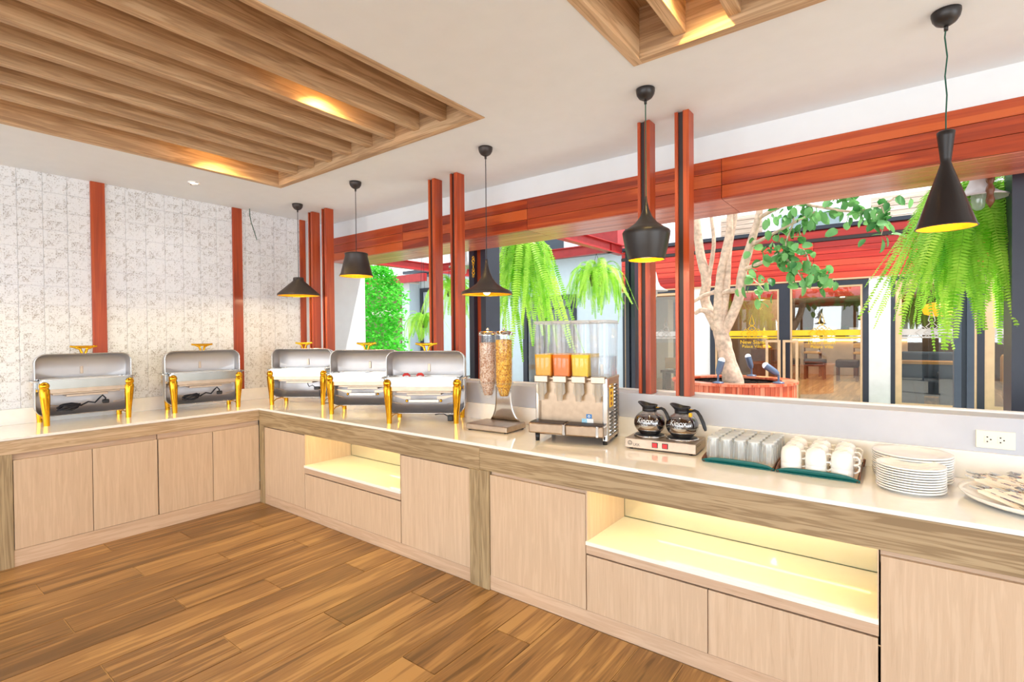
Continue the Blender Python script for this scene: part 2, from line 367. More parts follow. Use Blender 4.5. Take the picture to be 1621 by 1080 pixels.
def textmesh(txt, size):
    cu = bpy.data.curves.new('t', 'FONT'); cu.body = txt; cu.size = size; cu.align_x = 'CENTER'; cu.align_y = 'CENTER'; cu.resolution_u = 3
    o = bpy.data.objects.new('t', cu); COL.objects.link(o); dg = bpy.context.evaluated_depsgraph_get(); me = bpy.data.meshes.new_from_object(o.evaluated_get(dg))
    mb = MB(); mb.add([v.co[:] for v in me.vertices], [tuple(p.vertices) for p in me.polygons])
    bpy.data.objects.remove(o); bpy.data.meshes.remove(me); return mb
def up_text(txt, size, x, y, z, th=.001):   # text standing in the xz plane facing -y
    mb = textmesh(txt, size); mb.v = [(x+a, y, z+b) for a, b, c in mb.v]; return mb
# ================================================================ ROOM SHELL
ZC = 2.845; W = .70
R = random.Random(4)
struct = lambda name, mb, mat, **k: part(name, mb, mat, kind='structure', **k)
fl = struct('floor', MB().box(-.7, 9.0, -6.5, .70, -.12, -.004), 'grout')
x = -.5; k = 0
edges = [3.045+.218*i for i in range(-14, 28)]
plank_meshes = {}
def plank(x0, x1, y0, y1):
    key = (round(x1-x0, 3), round(y1-y0, 3)); g = .0016; h = .0
    if key not in plank_meshes:
        w2, l2 = (x1-x0)/2-g, (y1-y0)/2-g; c = .0012
        mb = MB(); mb.add([(-w2, -l2, 0), (w2, -l2, 0), (w2, l2, 0), (-w2, l2, 0), (-w2+c, -l2+c, .012), (w2-c, -l2+c, .012), (w2-c, l2-c, .012), (-w2+c, l2-c, .012)],
                          [(0, 3, 2, 1), (4, 5, 6, 7), (0, 1, 5, 4), (1, 2, 6, 5), (2, 3, 7, 6), (3, 0, 4, 7)])
        plank_meshes[key] = mesh('floor_plank', mb, M['floor'])
    o = bpy.data.objects.new('floor_plank', plank_meshes[key]); COL.objects.link(o)
    o.location = ((x0+x1)/2-fl.location.x, (y0+y1)/2-fl.location.y, -.012-fl.location.z); o.parent = fl
JY = [-.30, -1.175, -.74]
for i, e in enumerate(edges):
    if e < -.02 or e > 7: continue
    kk = round((e-1.06)/.218); ph = JY[kk % 3]
    ys = [.0]; y = ph
    while y > -4.6: ys.append(y); y -= 1.32
    ys.append(y)
    for a, b in zip(ys, ys[1:]):
        if a-b > .02: plank(e, e+.218, b, a)
# ceiling with two openings
XS = [-.9, .335, 2.705, 3.662, 6.1, 9.0]; YS = [-6.5, -4.2, .058, 1.25]
mb = MB()
for i in range(5):
    for j in range(3):
        if j == 1 and i in (1, 3): continue
        mb.box(XS[i], XS[i+1], YS[j], YS[j+1], ZC, 3.12)
mb.box(-.9, 9, -6.5, 1.7, 3.12, 3.3)
struct('ceiling', mb, 'ceil')
# walls
wl = struct('wall_left', MB().box(-.9, -.712, -6.5, 1.72, 0, 3.3), 'wallw')
struct('wall_right', MB().box(-.712, 9, .70, .88, 0, 1.148), 'wallg', bevel=.004)
struct('trim_1', MB().box(-.712, 9, .86, .91, 1.128, 1.156), 'pure')
struct('wall_above', MB().box(-.712, 9, 1.2, 1.7, 2.675, 3.3), 'ceil')
# tiles on the left wall
tms = {}
def tile(y0, y1, z0, z1, stuffmb=None):
    g = .0004; key = (round(y1-y0, 3), round(z1-z0, 3)); l, h = (y1-y0)/2-g, (z1-z0)/2-g; c = .0006
    V = [(0, -l, -h), (0, l, -h), (0, l, h), (0, -l, h), (.006, -l+c, -h+c), (.006, l-c, -h+c), (.006, l-c, h-c), (.006, -l+c, h-c)]
    Fs = [(4, 5, 6, 7), (0, 1, 5, 4), (1, 2, 6, 5), (2, 3, 7, 6), (3, 0, 4, 7)]
    yc, zc = (y0+y1)/2, (z0+z1)/2
    if stuffmb is not None: stuffmb.add([(x-.712, yy+yc, zz+zc) for x, yy, zz in V], Fs); return
    if key not in tms: mb = MB(); mb.add(V, Fs); tms[key] = mesh('wall_tile', mb, M['tile'])
    o = bpy.data.objects.new('wall_tile', tms[key]); COL.objects.link(o)
    o.location = (-.712-wl.location.x, yc-wl.location.y, zc-wl.location.z); o.parent = wl
T = .15
bounds = [(.194, .834), (-.946, .10), (-2.44, -1.044)]
far = MB()
for a, b in bounds:
    y = b
    while y > a+.01:
        y2 = max(a, y-T); z = ZC
        while z > .87+.01:
            z2 = max(.87, z-T)
            if y2 >= -1.75: tile(y2, y, z2, z)
            else: tile(y2, y, z2, z, far)
            z = z2
        y = y2
part('wall_tile_remainder', far, 'tile', wl, kind='stuff')
# red strips on the tiled wall
for n, (a, b) in enumerate([(-1.044, -.946), (.10, .194), (.834, .90)]):
    struct('trim_%d' % (n+2), MB().box(-.712, -.690, a, b, .99, ZC), 'redz', bevel=.002)
# ---- beam over the opening: planks on face and underside
bm_ = struct('trim_5', MB().box(-.70, 9, 1.205, 1.68, 2.425, 2.665), 'dark')
segx = [-.70, .635, 2.207, 3.775, 5.35, 6.9, 8.99]
def beamboard(name, x0, x1, y0, y1, z0, z1, mat):
    part(name, MB().box(x0+.0015, x1-.0015, y0, y1, z0, z1), mat, bm_, bevel=.002)
for a, b in zip(segx, segx[1:]):
    for r in range(3): beamboard('face_board', a, b, 1.185, 1.205, 2.408+r*.0885, 2.408+(r+1)*.0885-.0025, 'redx')
    for r in range(5): beamboard('soffit_board', a, b, 1.206+r*.0972, 1.206+(r+1)*.0972-.0025, 2.405, 2.425, 'redsoff')
    beamboard('outer_board', a, b, 1.68, 1.70, 2.408, 2.68, 'redx')
# ================================================================ SLATTED CEILING PANELS
def tray(x0, x1, y0, y1, label, slats, name='slatted_ceiling_panel'):
    t = thing(name, label, 'ceiling panel', (0, 0, 0)); w_ = .05
    zb, zt = ZC-.004, 3.10
    for (a, b, c, d, m_) in [(x0, x0+w_, y0, y1, 'slat'), (x1-w_, x1, y0, y1, 'slat'), (x0+w_, x1-w_, y1-w_, y1, 'slatx'), (x0+w_, x1-w_, y0, y0+w_, 'slatx')]:
        part('frame_board', MB().box(a, b, c, d, zb, zt), m_, t, bevel=.002)
    part('back_panel', MB().box(x0+w_, x1-w_, y0+w_, y1-w_, 3.085, 3.10), 'slat', t)
    for s in slats: part('slat', MB().box(s-.055, s, y0+w_, y1-w_, 2.888, 3.03), 'slat', t, bevel=.003)
    return t
tray(.337, 2.703, -4.19, .056, 'large oak slatted panel recessed in the ceiling above the left counter', [.695+.2478*i for i in range(8)])
tray(3.664, 6.09, -4.19, .056, 'oak slatted panel at the top edge, between the two rightmost hanging lamps', [3.937+.236*i for i in range(9)])
for n, (x, y, lx) in enumerate([(2.06, -.62, 2.18), (.575, -.58, .695), (4.04, -.35, 4.3), (2.06, -2.3, 2.2), (.575, -2.3, .7), (4.3, -2.0, 4.3)]):
    t = thing('recessed_spotlight', ['small gold spotlight glowing between the two rightmost slats of the large panel', 'small gold spotlight glowing beside the leftmost slat of the large panel', 'small spotlight in the panel at the top edge of the picture'][n] if n < 3 else 'small spotlight between ceiling slats out of the frame', 'spotlight', (x, y, 3.03), group='spotlights among the ceiling slats')
    part('housing', MB().lathe([(0, .055), (.032, .055), (.032, 0), (.026, 0), (.026, .02)], n=20), 'lampgold', t)
    part('lens', MB().lathe([(0, .018), (.026, .018)], n=20), 'bulb', t)
    spot('slat_spot', (x, y, 3.02), 38, (1, .72, .25), 130, .5, .02, target=(x+.10, y+.22, 2.0))
# downlights flush in the ceiling
DL = [(-.08, -.487), (5.2, -3.4), (1.3, .55), (-.1, -2.3), (3.2, -2.3), (6.8, -.5), (6.8, -2.3), (6.8, -4.6), (3.2, -5.2), (.6, -5.2), (8.2, -1), (8.2, -3.5), (5.0, -5.2)]
DLlab = 'small round white downlight with silver clips set in the ceiling above the left counter'
for n, (x, y) in enumerate(DL):
    if n == 2: continue
    t = thing('ceiling_downlight', DLlab if n == 0 else 'round white ceiling downlight behind the camera side of the room', 'downlight', (x, y, ZC-.008), group=None if n == 0 else 'downlights')
    part('rim', MB().lathe([(.030, 0), (.045, 0), (.047, .004), (.047, .010), (.030, .010)], n=24), 'white', t)
    part('lens', MB().lathe([(0, .004), (.031, .004)], n=24), 'downl', t)
    if n == 0:
        for s in (-1, 1): part('clip', MB().box(s*.047-.012, s*.047+.012, -.006, .006, -.004, 0), 'steel', t)
    spot('downlight_beam', (x, y, ZC-.02), 17 if n else 6, (.97, .96, .95), 150, .8, .04)
# loose cable end hanging at the tiled wall
tag(part('cable_end', MB().tube([(-.62, .24, ZC), (-.61, .235, 2.78), (-.61, .25, 2.70), (-.605, .275, 2.62), (-.60, .30, 2.53)], .004), 'green_cord'), 'dark green loose cable end hanging from the ceiling at the tiled wall', 'cable')
# ================================================================ POSTS
def post(x0, x1, label, group, y0=.705, y1=.795):
    t = thing('timber_post', label, 'post', (x0, y0, 1.149), 0, group); w_ = x1-x0; h = ZC-1.150; d = y1-y0
    part('left_board', MB().box(0, w_*.22, 0, d, 0, h), 'redz', t, bevel=.0015)
    part('dark_channel', MB().box(w_*.22, w_*.58, .016, d-.016, 0, h), 'dark', t)
    part('right_board', MB().box(w_*.58, w_, 0, d, 0, h), 'redz', t, bevel=.0015)
    return t
post(-.315, -.235, 'leftmost free-standing red timber post, behind the flat black hanging lamp', 'red timber posts in pairs')
post(-.065, .015, 'second free-standing red timber post from the left, beside the white pillar', 'red timber posts in pairs')
post(1.52, 1.60, 'left post of the middle red timber pair on the ledge', 'red timber posts in pairs')
post(1.775, 1.855, 'right post of the middle red timber pair, left of the flared lamp', 'red timber posts in pairs')
post(3.40, 3.48, 'red timber post directly behind the round-bellied hanging lamp', 'red timber posts in pairs')
post(3.635, 3.72, 'rightmost red timber post, standing in front of the planted tree', 'red timber posts in pairs')
# ================================================================ COUNTER
fr = thing('buffet_counter', 'grey-brown oak framework of the L-shaped buffet counter with fascia, pillars and plinth', 'counter')
P_ = lambda n, b, m_: part(n, MB().box(*b), m_, fr, bevel=.0015)
P_('fascia_board', (-.02, .002, -2.6, .0, .757, .850), 'fasy')
P_('fascia_board', (.0, 2.682, -.002, .02, .708, .850), 'fasx')
P_('fascia_board', (2.684, 6.4, -.002, .02, .712, .850), 'fasx')
P_('pillar', (-.02, .004, -1.80, -1.650, 0, .757), 'fasz')
P_('pillar', (.004, .086, -.004, .02, 0, .708), 'fasz')
P_('pillar', (2.606, 2.682, -.010, .02, 0, .708), 'fasz')
P_('pillar', (2.684, 2.757, -.010, .02, 0, .712), 'fasz')
P_('plinth', (-.02, -.001, -1.650, .0, 0, .112), 'doory')
P_('plinth', (-.02, -.001, -2.6, -1.80, 0, .112), 'doory')
P_('plinth', (.086, 2.606, .002, .02, 0, .085), 'doorx')
P_('plinth', (2.757, 6.4, .002, .02, 0, .085), 'doorx')
wt = thing('worktop', 'glossy cream stone worktop running around the L-shaped counter with a low upstand', 'worktop')
part('slab', MB().prism([(.006, -2.6), (.006, -.006), (6.4, -.006), (6.4, .70), (-.70, .70), (-.70, -2.6)], .851, .870), 'stone', wt, bevel=.003)
part('upstand', MB().box(-.70, -.682, -2.6, .70, .870, .99).box(-.682, 6.4, .682, .70, .870, .992), 'stone', wt, bevel=.002)
def cab(label, axis, a, b, doors, z0, z1, zt, depth=.62, cat='cabinet', name='base_cabinet'):
    t = thing(name, label, cat); g = .0022
    if axis == 'y':
        part('carcass', MB().box(-.62, -.052, a+.004, b-.004, .02, .84), 'doory', t)
        part('finger_rail', MB().box(-.049, -.02, a+.002, b-.002, z1, zt), 'doory', t)
        for p, q in doors: part('door', MB().box(-.019, 0.0, p+g, q-g, z0, z1), 'door', t, bevel=.0012)
    else:
        part('carcass', MB().box(a+.004, b-.004, .052, .62, .02, .84), 'doorx', t)
        part('finger_rail', MB().box(a+.002, b-.002, .02, .05, z1-.03, zt), 'doorx', t)
        for p, q in doors: part('door', MB().box(p+g, q-g, .0, .019, z0, z1), 'door', t, bevel=.0012)
    return t
cab('two-door pale oak cabinet at the left end of the left counter', 'y', -1.650, -.813, [(-1.648, -1.226), (-1.226, -.814)], .114, .715, .757)
cab('two-door pale oak cabinet next to the inner corner of the left counter', 'y', -.811, -.0, [(-.810, -.404), (-.404, -.004)], .114, .712, .757)
cab('pale oak cabinet beyond the left end pillar', 'y', -2.6, -1.80, [(-2.59, -1.81)], .114, .715, .757)
cab('single-door pale oak cabinet at the inner corner, left of the first lit niche', 'x', .086, .750, [(.088, .750)], .087, .700, .708)
cab('single-door pale oak cabinet between the first lit niche and the double pillar', 'x', 1.958, 2.606, [(1.960, 2.604)], .087, .700, .708)
cab('single-door pale oak cabinet right of the double pillar, left of the long lit niche', 'x', 2.757, 3.408, [(2.760, 3.408)], .087, .690, .712)
cab('pale oak cabinet filling the lower right corner of the picture', 'x', 4.650, 6.38, [(4.652, 5.5), (5.502, 6.37)], .087, .690, .712)
def niche(label, a, b, drawers):
    t = thing('display_niche', label, 'display cabinet')
    zt = .84
    part('side_panel', MB().box(a, a+.008, .0, .46, .45, zt), 'door', t)
    part('side_panel', MB().box(b-.004, b, .002, .46, .45, zt), 'door', t)
    part('back_glass', MB().box(a+.008, b-.004, .448, .455, .45, zt), mirror, t)
    part('back_panel', MB().box(a+.008, b-.004, .456, .462, .45, zt), 'door', t)
    part('top_panel', MB().box(a+.008, b-.004, .021, .455, zt-.012, zt), 'doorx', t)
    part('shelf', MB().box(a-.0, b, -.008, .447, .430, .450), 'shelf', t, bevel=.002)
    part('rail', MB().box(a, b, -.002, .45, .385, .430), 'doorx', t, bevel=.001)
    part('shadow_rail', MB().box(a+.01, b-.01, .022, .05, .10, .385), 'dark', t)
    part('led_strip', MB().box(a+.05, b-.06, .034, .044, .716, .722), 'led', t)
    part('joint_shadow', MB().box(a+.01, b-.004, .4455, .448, .45, .4535).box(a+.008, a+.0105, .4455, .448, .45, zt), 'jointshadow', t)  # thin dark strips paint the joint line and edge shadow at the back glass
    for p, q in drawers: part('drawer', MB().box(p+.002, q-.002, 0, .019, .087, .376), 'door', t, bevel=.0012)
    A_ = area('niche_led', ((a+b)/2, .10, zt-.03), ((a+b)/2, .24, .2), (b-a)*.8, .03, 1.05*(b-a), (1, .86, .34)); return t
mirror = plain('tinted_back_glass', (232, 228, 206), .03, .7, var=.01)
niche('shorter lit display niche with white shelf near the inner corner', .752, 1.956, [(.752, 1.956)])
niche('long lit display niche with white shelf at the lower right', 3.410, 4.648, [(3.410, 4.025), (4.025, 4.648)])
# power socket on the low wall
t = thing('power_socket', 'white double power socket plate on the low wall above the plates', 'socket', (5.04, .70, 1.012))
part('plate', MB().box(-.063, .063, -.008, 0, 0, .076), 'plate', t, bevel=.002)
for s in (-.022, .02):
    o = part('outlet', MB().box(s-.013, s+.013, -.0095, -.008, .022, .056), 'plate', t, bevel=.001)
    for dx, dz, r_ in ((-.004, .010, .003), (-.004, -.010, .003), (.007, 0, .003)):
        part('slot', MB().lathe([(0, 0), (r_, 0), (r_, .0015), (0, .0015)], n=8).xf(Matrix.Translation((s+dx, -.0093, .039+dz)) @ Matrix.Rotation(radians(90), 4, 'X')), 'black', o)
# ================================================================ PENDANT LAMPS
def pendant(x, y, prof, cordpts, label, shade='lampblk', bulbz=None, top=None, power=5, capr=.05, inner=None):
    t = thing('pendant_lamp', label, 'lamp', (x, y, 0))
    part('ceiling_cap', MB().lathe([(0, ZC-.001), (capr, ZC-.001), (capr, ZC-.012), (capr*.92, ZC-.03), (capr*.7, ZC-.047), (capr*.35, ZC-.058), (0, ZC-.061)], n=24), shade, t)
    part('cord_grip', MB().lathe([(0, ZC-.08), (.007, ZC-.08), (.008, ZC-.058), (0, ZC-.056)], n=10), shade, t)
    part('cord', MB().tube(cordpts, .0030, 6), 'cord' if shade == 'lampblk' else 'green_cord', t)
    sh = part('shade', MB().lathe(prof, n=40), shade, t, solid=0)
    ins = [(max(r-.003, 0), z-.0015) for r, z in (inner or prof)]
    part('inner_lining', MB().lathe(ins, n=40), 'lampgold', t)
    part('shade_rim', MB().tube([(prof[-1][0]*cos(a*pi/20), prof[-1][0]*sin(a*pi/20), prof[-1][1]) for a in range(40)], .0028, 6, closed=True), shade, t)
    bz = bulbz
    part('bulb', MB().sphere((0, 0, bz), .028, 14, 8), 'bulb', t)
    part('bulb_holder', MB().lathe([(0, bz+.09), (.018, bz+.09), (.02, bz+.02), (0, bz+.02)], n=14), 'black', t)
    point('pendant_glow', (x, y, bz-.034), power*.45, (1, .80, .50), .03); return t
zc = ZC-.06
pendant(-.076, .45, [(0, 2.115), (.048, 2.113), (.052, 2.10), (.050, 2.088), (.058, 2.075), (.195, 1.952), (.200, 1.94), (.198, 1.934)],
        [(0, 0, zc), (0, 0, 2.11)], 'flat wide cone black lamp hanging nearest the tiled wall', bulbz=1.985, power=9, inner=[(0, 2.06), (.05, 2.06), (.195, 1.952), (.198, 1.936)])
pendant(.994, .36, [(0, 2.236), (.088, 2.236), (.097, 2.232), (.097, 2.222), (.093, 2.215), (.130, 2.062), (.138, 2.048), (.140, 2.040)],
        [(0, 0, zc), (0, 0, 2.23)], 'bucket-shaped dark lamp hanging in front of the white pillar', bulbz=2.09)
pendant(2.383, .44, [(0, 2.06), (.008, 2.058), (.010, 2.03), (.016, 2.00), (.026, 1.965), (.044, 1.925), (.075, 1.886), (.115, 1.858), (.160, 1.838), (.176, 1.830), (.180, 1.824), (.180, 1.812)],
        [(0, 0, zc), (0, 0, 2.05)], 'wide flared trumpet lamp hanging above the cereal dispenser', bulbz=1.835, inner=[(.03, 1.95), (.044, 1.925), (.075, 1.886), (.115, 1.858), (.176, 1.830), (.18, 1.814)])
pendant(3.614, .32, [(0, 2.27), (.005, 2.268), (.008, 2.24), (.016, 2.20), (.032, 2.16), (.058, 2.125), (.098, 2.096), (.122, 2.082), (.127, 2.072), (.124, 2.05), (.112, 1.985), (.098, 1.935), (.096, 1.926)],
        [(0, 0, zc), (0, 0, 2.26)], 'round-bellied black lamp with a funnel top, second from the right', shade='lampmat', bulbz=1.965, capr=.05)
o5 = pendant(4.861, .45, [(0, 2.352), (.027, 2.352), (.031, 2.348), (.029, 2.33), (.019, 2.24), (.018, 2.222), (.024, 2.20), (.098, 1.965), (.101, 1.955)],
        [(0, 0, zc), (-.004, 0, 2.74), (.004, .002, 2.66), (-.003, 0, 2.58), (.003, 0, 2.5), (0, 0, 2.42), (0, 0, 2.35)], 'tall slender black cone lamp at the far right', shade='lampmat', bulbz=2.03, power=5)
# ================================================================ CHAFING DISHES
CT = .870
def rrect(w_, h, r, n=6):
    pts = []
    for cx, cz, a0 in ((w_/2-r, h-r, 0), (-w_/2+r, h-r, 90), (-w_/2+r, r, 180), (w_/2-r, r, 270)):
        for i in range(n+1):
            a = radians(a0+90*i/n); pts.append((cx+r*cos(a), cz+r*sin(a)))
    return pts
def chafer(label, loc, rot, cord=0, food=None, bar=False):
    t = thing('chafing_dish', label, 'chafing dish', loc, rot, 'open roll-top chafing dishes on the counter')
    # open roll-top lid: a deep rounded shell standing behind the frame
    outer = rrect(.60, .475, .065, 6); n = len(outer); mb = MB(); rows = []
    prof = [(0.0, 1.0), (.05, .992), (.10, .955), (.135, .88), (.150, .76), (.156, .5), (.158, .0)]
    vs = []
    for d, s in prof[:-1]:
        for x, z in outer: vs.append((x*(.93+.07*s), -.035+d*.93, .237+(z-.237)*s))
    vs.append((0, -.035+.147, .237)); fs = []
    for j in range(len(prof)-2):
        for i in range(n): fs.append((j*n+i, j*n+(i+1) % n, (j+1)*n+(i+1) % n, (j+1)*n+i))
    b = (len(prof)-2)*n
    for i in range(n): fs.append((b+i, b+(i+1) % n, len(vs)-1))
    mb.add(vs, fs, True); mb.v = [(x, y, z+.06) for x, y, z in mb.v]
    lid = part('lid', mb, 'lidin', t, solid=.003)
    part('lid_rim', MB().tube([(x, -.035, z+.06) for x, z in outer], .0035, 6, closed=True), 'chrome', lid)
    part('lid_stop', MB().box(-.010, .010, .100, .112, .37, .43), 'steel', lid, bevel=.003)
    # T handle in gold on top of the lid
    hd = MB(); hd.tube([(-.085, .02, .592), (-.06, .02, .588), (0, .02, .586), (.06, .02, .588), (.085, .02, .592)], [.008, .010, .012, .010, .008], 10)
    hd.tube([(-.055, .02, .584), (-.022, .02, .572), (-.010, .02, .530)], [.007, .011, .009], 8); hd.tube([(.055, .02, .584), (.022, .02, .572), (.010, .02, .530)], [.007, .011, .009], 8)
    part('lid_handle', hd, 'gold', lid)
    # frame band: rounded rectangle ring in xy
    def ring(w_, d_, r, z0, z1, th):
        P = [(x, y-d_/2-.023) for x, y in rrect(w_, d_, r, 4)]; Q = [(x*(1-2*th/w_), (y+.023)*(1-2*th/d_)-.023) for x, y in P]; m = len(P); mb = MB()
        vs = [(x, y, z0) for x, y in P]+[(x, y, z1) for x, y in P]+[(x, y, z1) for x, y in Q]+[(x, y, z0) for x, y in Q]; fs = []
        for i in range(m):
            j = (i+1) % m
            for a, b_ in ((0, 1), (1, 2), (2, 3), (3, 0)): fs.append((a*m+i, a*m+j, b_*m+j, b_*m+i))
        return mb.add(vs, fs)
    part('frame_band', ring(.585, .244, .02, .272, .340, .004), 'band', t, bevel=.001)
    part('water_pan', MB().prism([(x*.95, (y-.122)*.94-.023) for x, y in rrect(.585, .244, .04, 4)], .238, .282), 'steel', t, bevel=.004)
    fp = ring(.560, .226, .025, .334, .346, .018); part('food_pan', fp, 'chrome', t, bevel=.001)
    part('food_pan_base', MB().box(-.262, .262, -.124, .078, .3, .303), 'chrome', t)
    dv = MB().box(-.0, .003, -.124, .078, .303, .343); part('pan_divider', dv, 'chrome', t)
    part('pan_cover', MB().box(-.262, .262, -.125, .079, .336, .338), white_pan, t)
    for sx in (-1, 1):
        for sy in (-1, 1):
            lg = MB(); y0 = -.135 if sy < 0 else .146
            lg.tube([(sx*.262, y0, .315), (sx*.262, y0, .27), (sx*.258, y0, .20), (sx*.254, y0, .08), (sx*.252, y0, 0)], [.012, .033, .031, .022, .019], 12)
            lg.sphere((sx*.262, y0, .300), .033, 12, 8)
            l = part('leg', lg, 'gold', t)
            part('leg_flute', MB().tube([(sx*.260, y0-.028, .26), (sx*.256, y0-.026, .18), (sx*.254, y0-.018, .09)], [.009, .008, .004], 6), 'gold', l)
        part('leg_arch', MB().tube([(sx*.252, -.12, .02), (sx*.252, -.05, .045), (sx*.252, .05, .045), (sx*.252, .14, .02)], .005, 6), 'gold', t)
        part('side_handle', MB().tube([(sx*.292, -.07, .33), (sx*.325, -.07, .335), (sx*.33, -.05, .335), (sx*.33, .05, .335), (sx*.325, .07, .335), (sx*.292, .07, .33)], .0055, 8), 'chrome', t)
        part('pivot_arm', MB().box(sx*.290-.006, sx*.290+.008, -.03, .03, .25, .35), 'chrome', t, bevel=.002)
        part('brace', MB().tube([(sx*.26, -.115, .235), (sx*.26, -.10, .16), (sx*.17, -.06, .135)], .003, 6), 'steel', t)
    hb = part('heater_bracket', MB().box(-.21, .21, -.085, -.06, .222, .236).box(-.13, .13, -.09, .05, .205, .222), 'steel', t, bevel=.002)
    if bar:
        part('heater_bar', MB().box(-.115, .115, -.10, -.075, .150, .176), 'chrome', t, bevel=.003)
        for s in (-1, 1):
            part('bar_knob', MB().sphere((s*.13, -.088, .163), .011, 10, 6), 'gold', t)
            part('bracket_arm', MB().add([(s*.24, -.09, .205), (s*.24, -.085, .205), (s*.15, -.085, .175), (s*.10, -.085, .175), (s*.10, -.085, .195), (s*.15, -.085, .20)], [(0, 1, 2), (2, 3, 4, 5), (0, 2, 5)]), 'steel', t, solid=.003)
    if cord:
        rr = random.Random(cord); pts = []
        for loop in range(4):
            for i in range(10):
                a = 2*pi*i/10; pts.append((-.11+.065*cos(a)+rr.uniform(-.006, .006), -.045+.03*sin(a), .120+.022*sin(a+loop)+rr.uniform(-.005, .005)))
        pts += [(-.03, -.01, .12), (.02, 0, .145), (.06, -.01, .135), (.09, -.01, .17), (.11, -.01, .19), (.13, -.01, .165), (.12, -.02, .14)]
        part('power_cord', MB().tube(pts, .0062, 6), 'cord', t)
        part('plug', MB().box(.105, .15, -.035, -.005, .125, .155), 'black', t, bevel=.006)
    if food:
        for (x, y, a) in food: pass
    return t
white_pan = plain('bright_inner_pan', (226, 224, 224), .3, .6, var=.01)
def place(mx, my, deg):   # midpoint of the front feet -> centre
    a = radians(deg); return (mx-sin(a)*.135, my+cos(a)*.135, CT), a
l, a = place(-.372, -1.152, 87.5); chafer('open steel chafing dish with gold legs at the far left of the left counter', l, a, cord=5)
l, a = place(-.262, -.334, 82); chafer('open chafing dish with gold legs, second from the left, below the second red wall strip', l, a, cord=8)
l, a = place(.096, .320, 34); chafer('open chafing dish with gold legs standing in the counter corner', l, a, cord=0)
o3 = l
l, a = place(1.108, .305, 34); chafer('open chafing dish half hidden behind the one beside the cereal dispenser', l, a, bar=True)
l, a = place(1.878, .285, 34); o5c = l; chafer('nearest open chafing dish with two red sausages in its pan, left of the cereal dispenser', l, a, bar=True)
rot34 = Matrix.Translation(o5c) @ Matrix.Rotation(radians(34), 4, 'Z')
for n, (x, y) in enumerate([(-.15, -.02), (-.045, -.01)]):
    mb = MB().tube([(x-.028, y, .345), (x-.015, y+.004, .356), (x+.01, y+.004, .358), (x+.03, y-.002, .346)], [.006, .011, .011, .006], 8).xf(rot34)
    tag(part('sausage', mb, 'sausage'), ['left', 'right'][n]+' of two red sausages in the nearest chafing dish', 'sausage', 'red sausages')
tp = rot34 @ Vector((.19, -.02, 0))
t = thing('power_plug', 'black plug and cable lying under the nearest chafing dish', 'plug', tp, radians(34))
part('plug_body', MB().box(-.022, .022, -.018, .018, 0, .045), 'black', t, bevel=.006)
part('plug_cable', MB().tube([(-.02, 0, .035), (-.05, .01, .05), (-.09, .03, .048), (-.13, .05, .04)], .004, 6), 'cord', t)
tp = Matrix.Translation(o3) @ Matrix.Rotation(radians(34), 4, 'Z') @ Vector((.16, -.05, 0))
t = thing('power_adapter', 'dark plug hanging under the corner chafing dish', 'plug', tp, radians(34))
part('plug_body', MB().box(-.028, .028, -.018, .018, .135, .165), 'cord', t, bevel=.006)
part('plug_cable', MB().tube([(-.02, 0, .16), (-.05, 0, .18), (-.08, 0, .165), (-.10, .01, .19), (-.1, .02, .235)], .004, 6).tube([(.02, 0, .135), (.03, 0, .06), (.06, 0, .004), (.12, .02, .004)], .003, 6), 'cord', t)
# ================================================================ CEREAL DISPENSER
t = thing('cereal_dispenser', 'two-tube clear cereal dispenser on a steel stand left of the juice machine', 'cereal dispenser', (2.475, .42, CT), radians(4))
part('base', MB().box(-.17, .17, -.125, .115, .006, .046), 'steel', t, bevel=.006)
for sx in (-1, 1):
    for sy in (-1, 1): part('foot', MB().lathe([(0, 0), (.012, 0), (.012, .008), (0, .008)], (sx*.15, sy*.10-.005, 0), 10), 'black', t)
part('stand_column', MB().grid(lambda u, v: ((u-.5)*(.13+.12*(1-v)**4), .09+.02*(1-v)**3, .046+.25*v), 10, 10), 'chrome', t, solid=.004)
for s, m_, lab in ((-1, 'muesli', 'muesli'), (1, 'flakes', 'flakes')):
    x = s*.068
    tb = part('tube', MB().lathe([(.058, .315), (.060, .325), (.060, .665)], (x, 0, 0), 28), 'clear', t, label='clear tube holding pale muesli' if s < 0 else 'clear tube holding yellow corn flakes')
    part('lid', MB().lathe([(0, .680), (.012, .690), (.008, .700), (0, .704)], (x, 0, 0), 16).lathe([(.063, .652), (.063, .676), (.03, .682), (0, .682)], (x, 0, 0), 28), 'chrome', tb)
    part('outlet_cone', MB().lathe([(.060, .325), (.050, .27), (.030, .235), (.028, .215)], (x, 0, 0), 24), 'clear', tb)
    part('turn_knob', MB().tube([(x+.03*cos(q*pi/4)*(1 if q % 2 else .45), -.055, .275+.03*sin(q*pi/4)*(1 if q % 2 else .45)) for q in range(8)], .006, 6, closed=True), 'clear', tb)
    part('neck_ring', MB().lathe([(.061, .318), (.064, .318), (.064, .330), (.061, .330)], (x, 0, 0), 24), 'clear', tb)
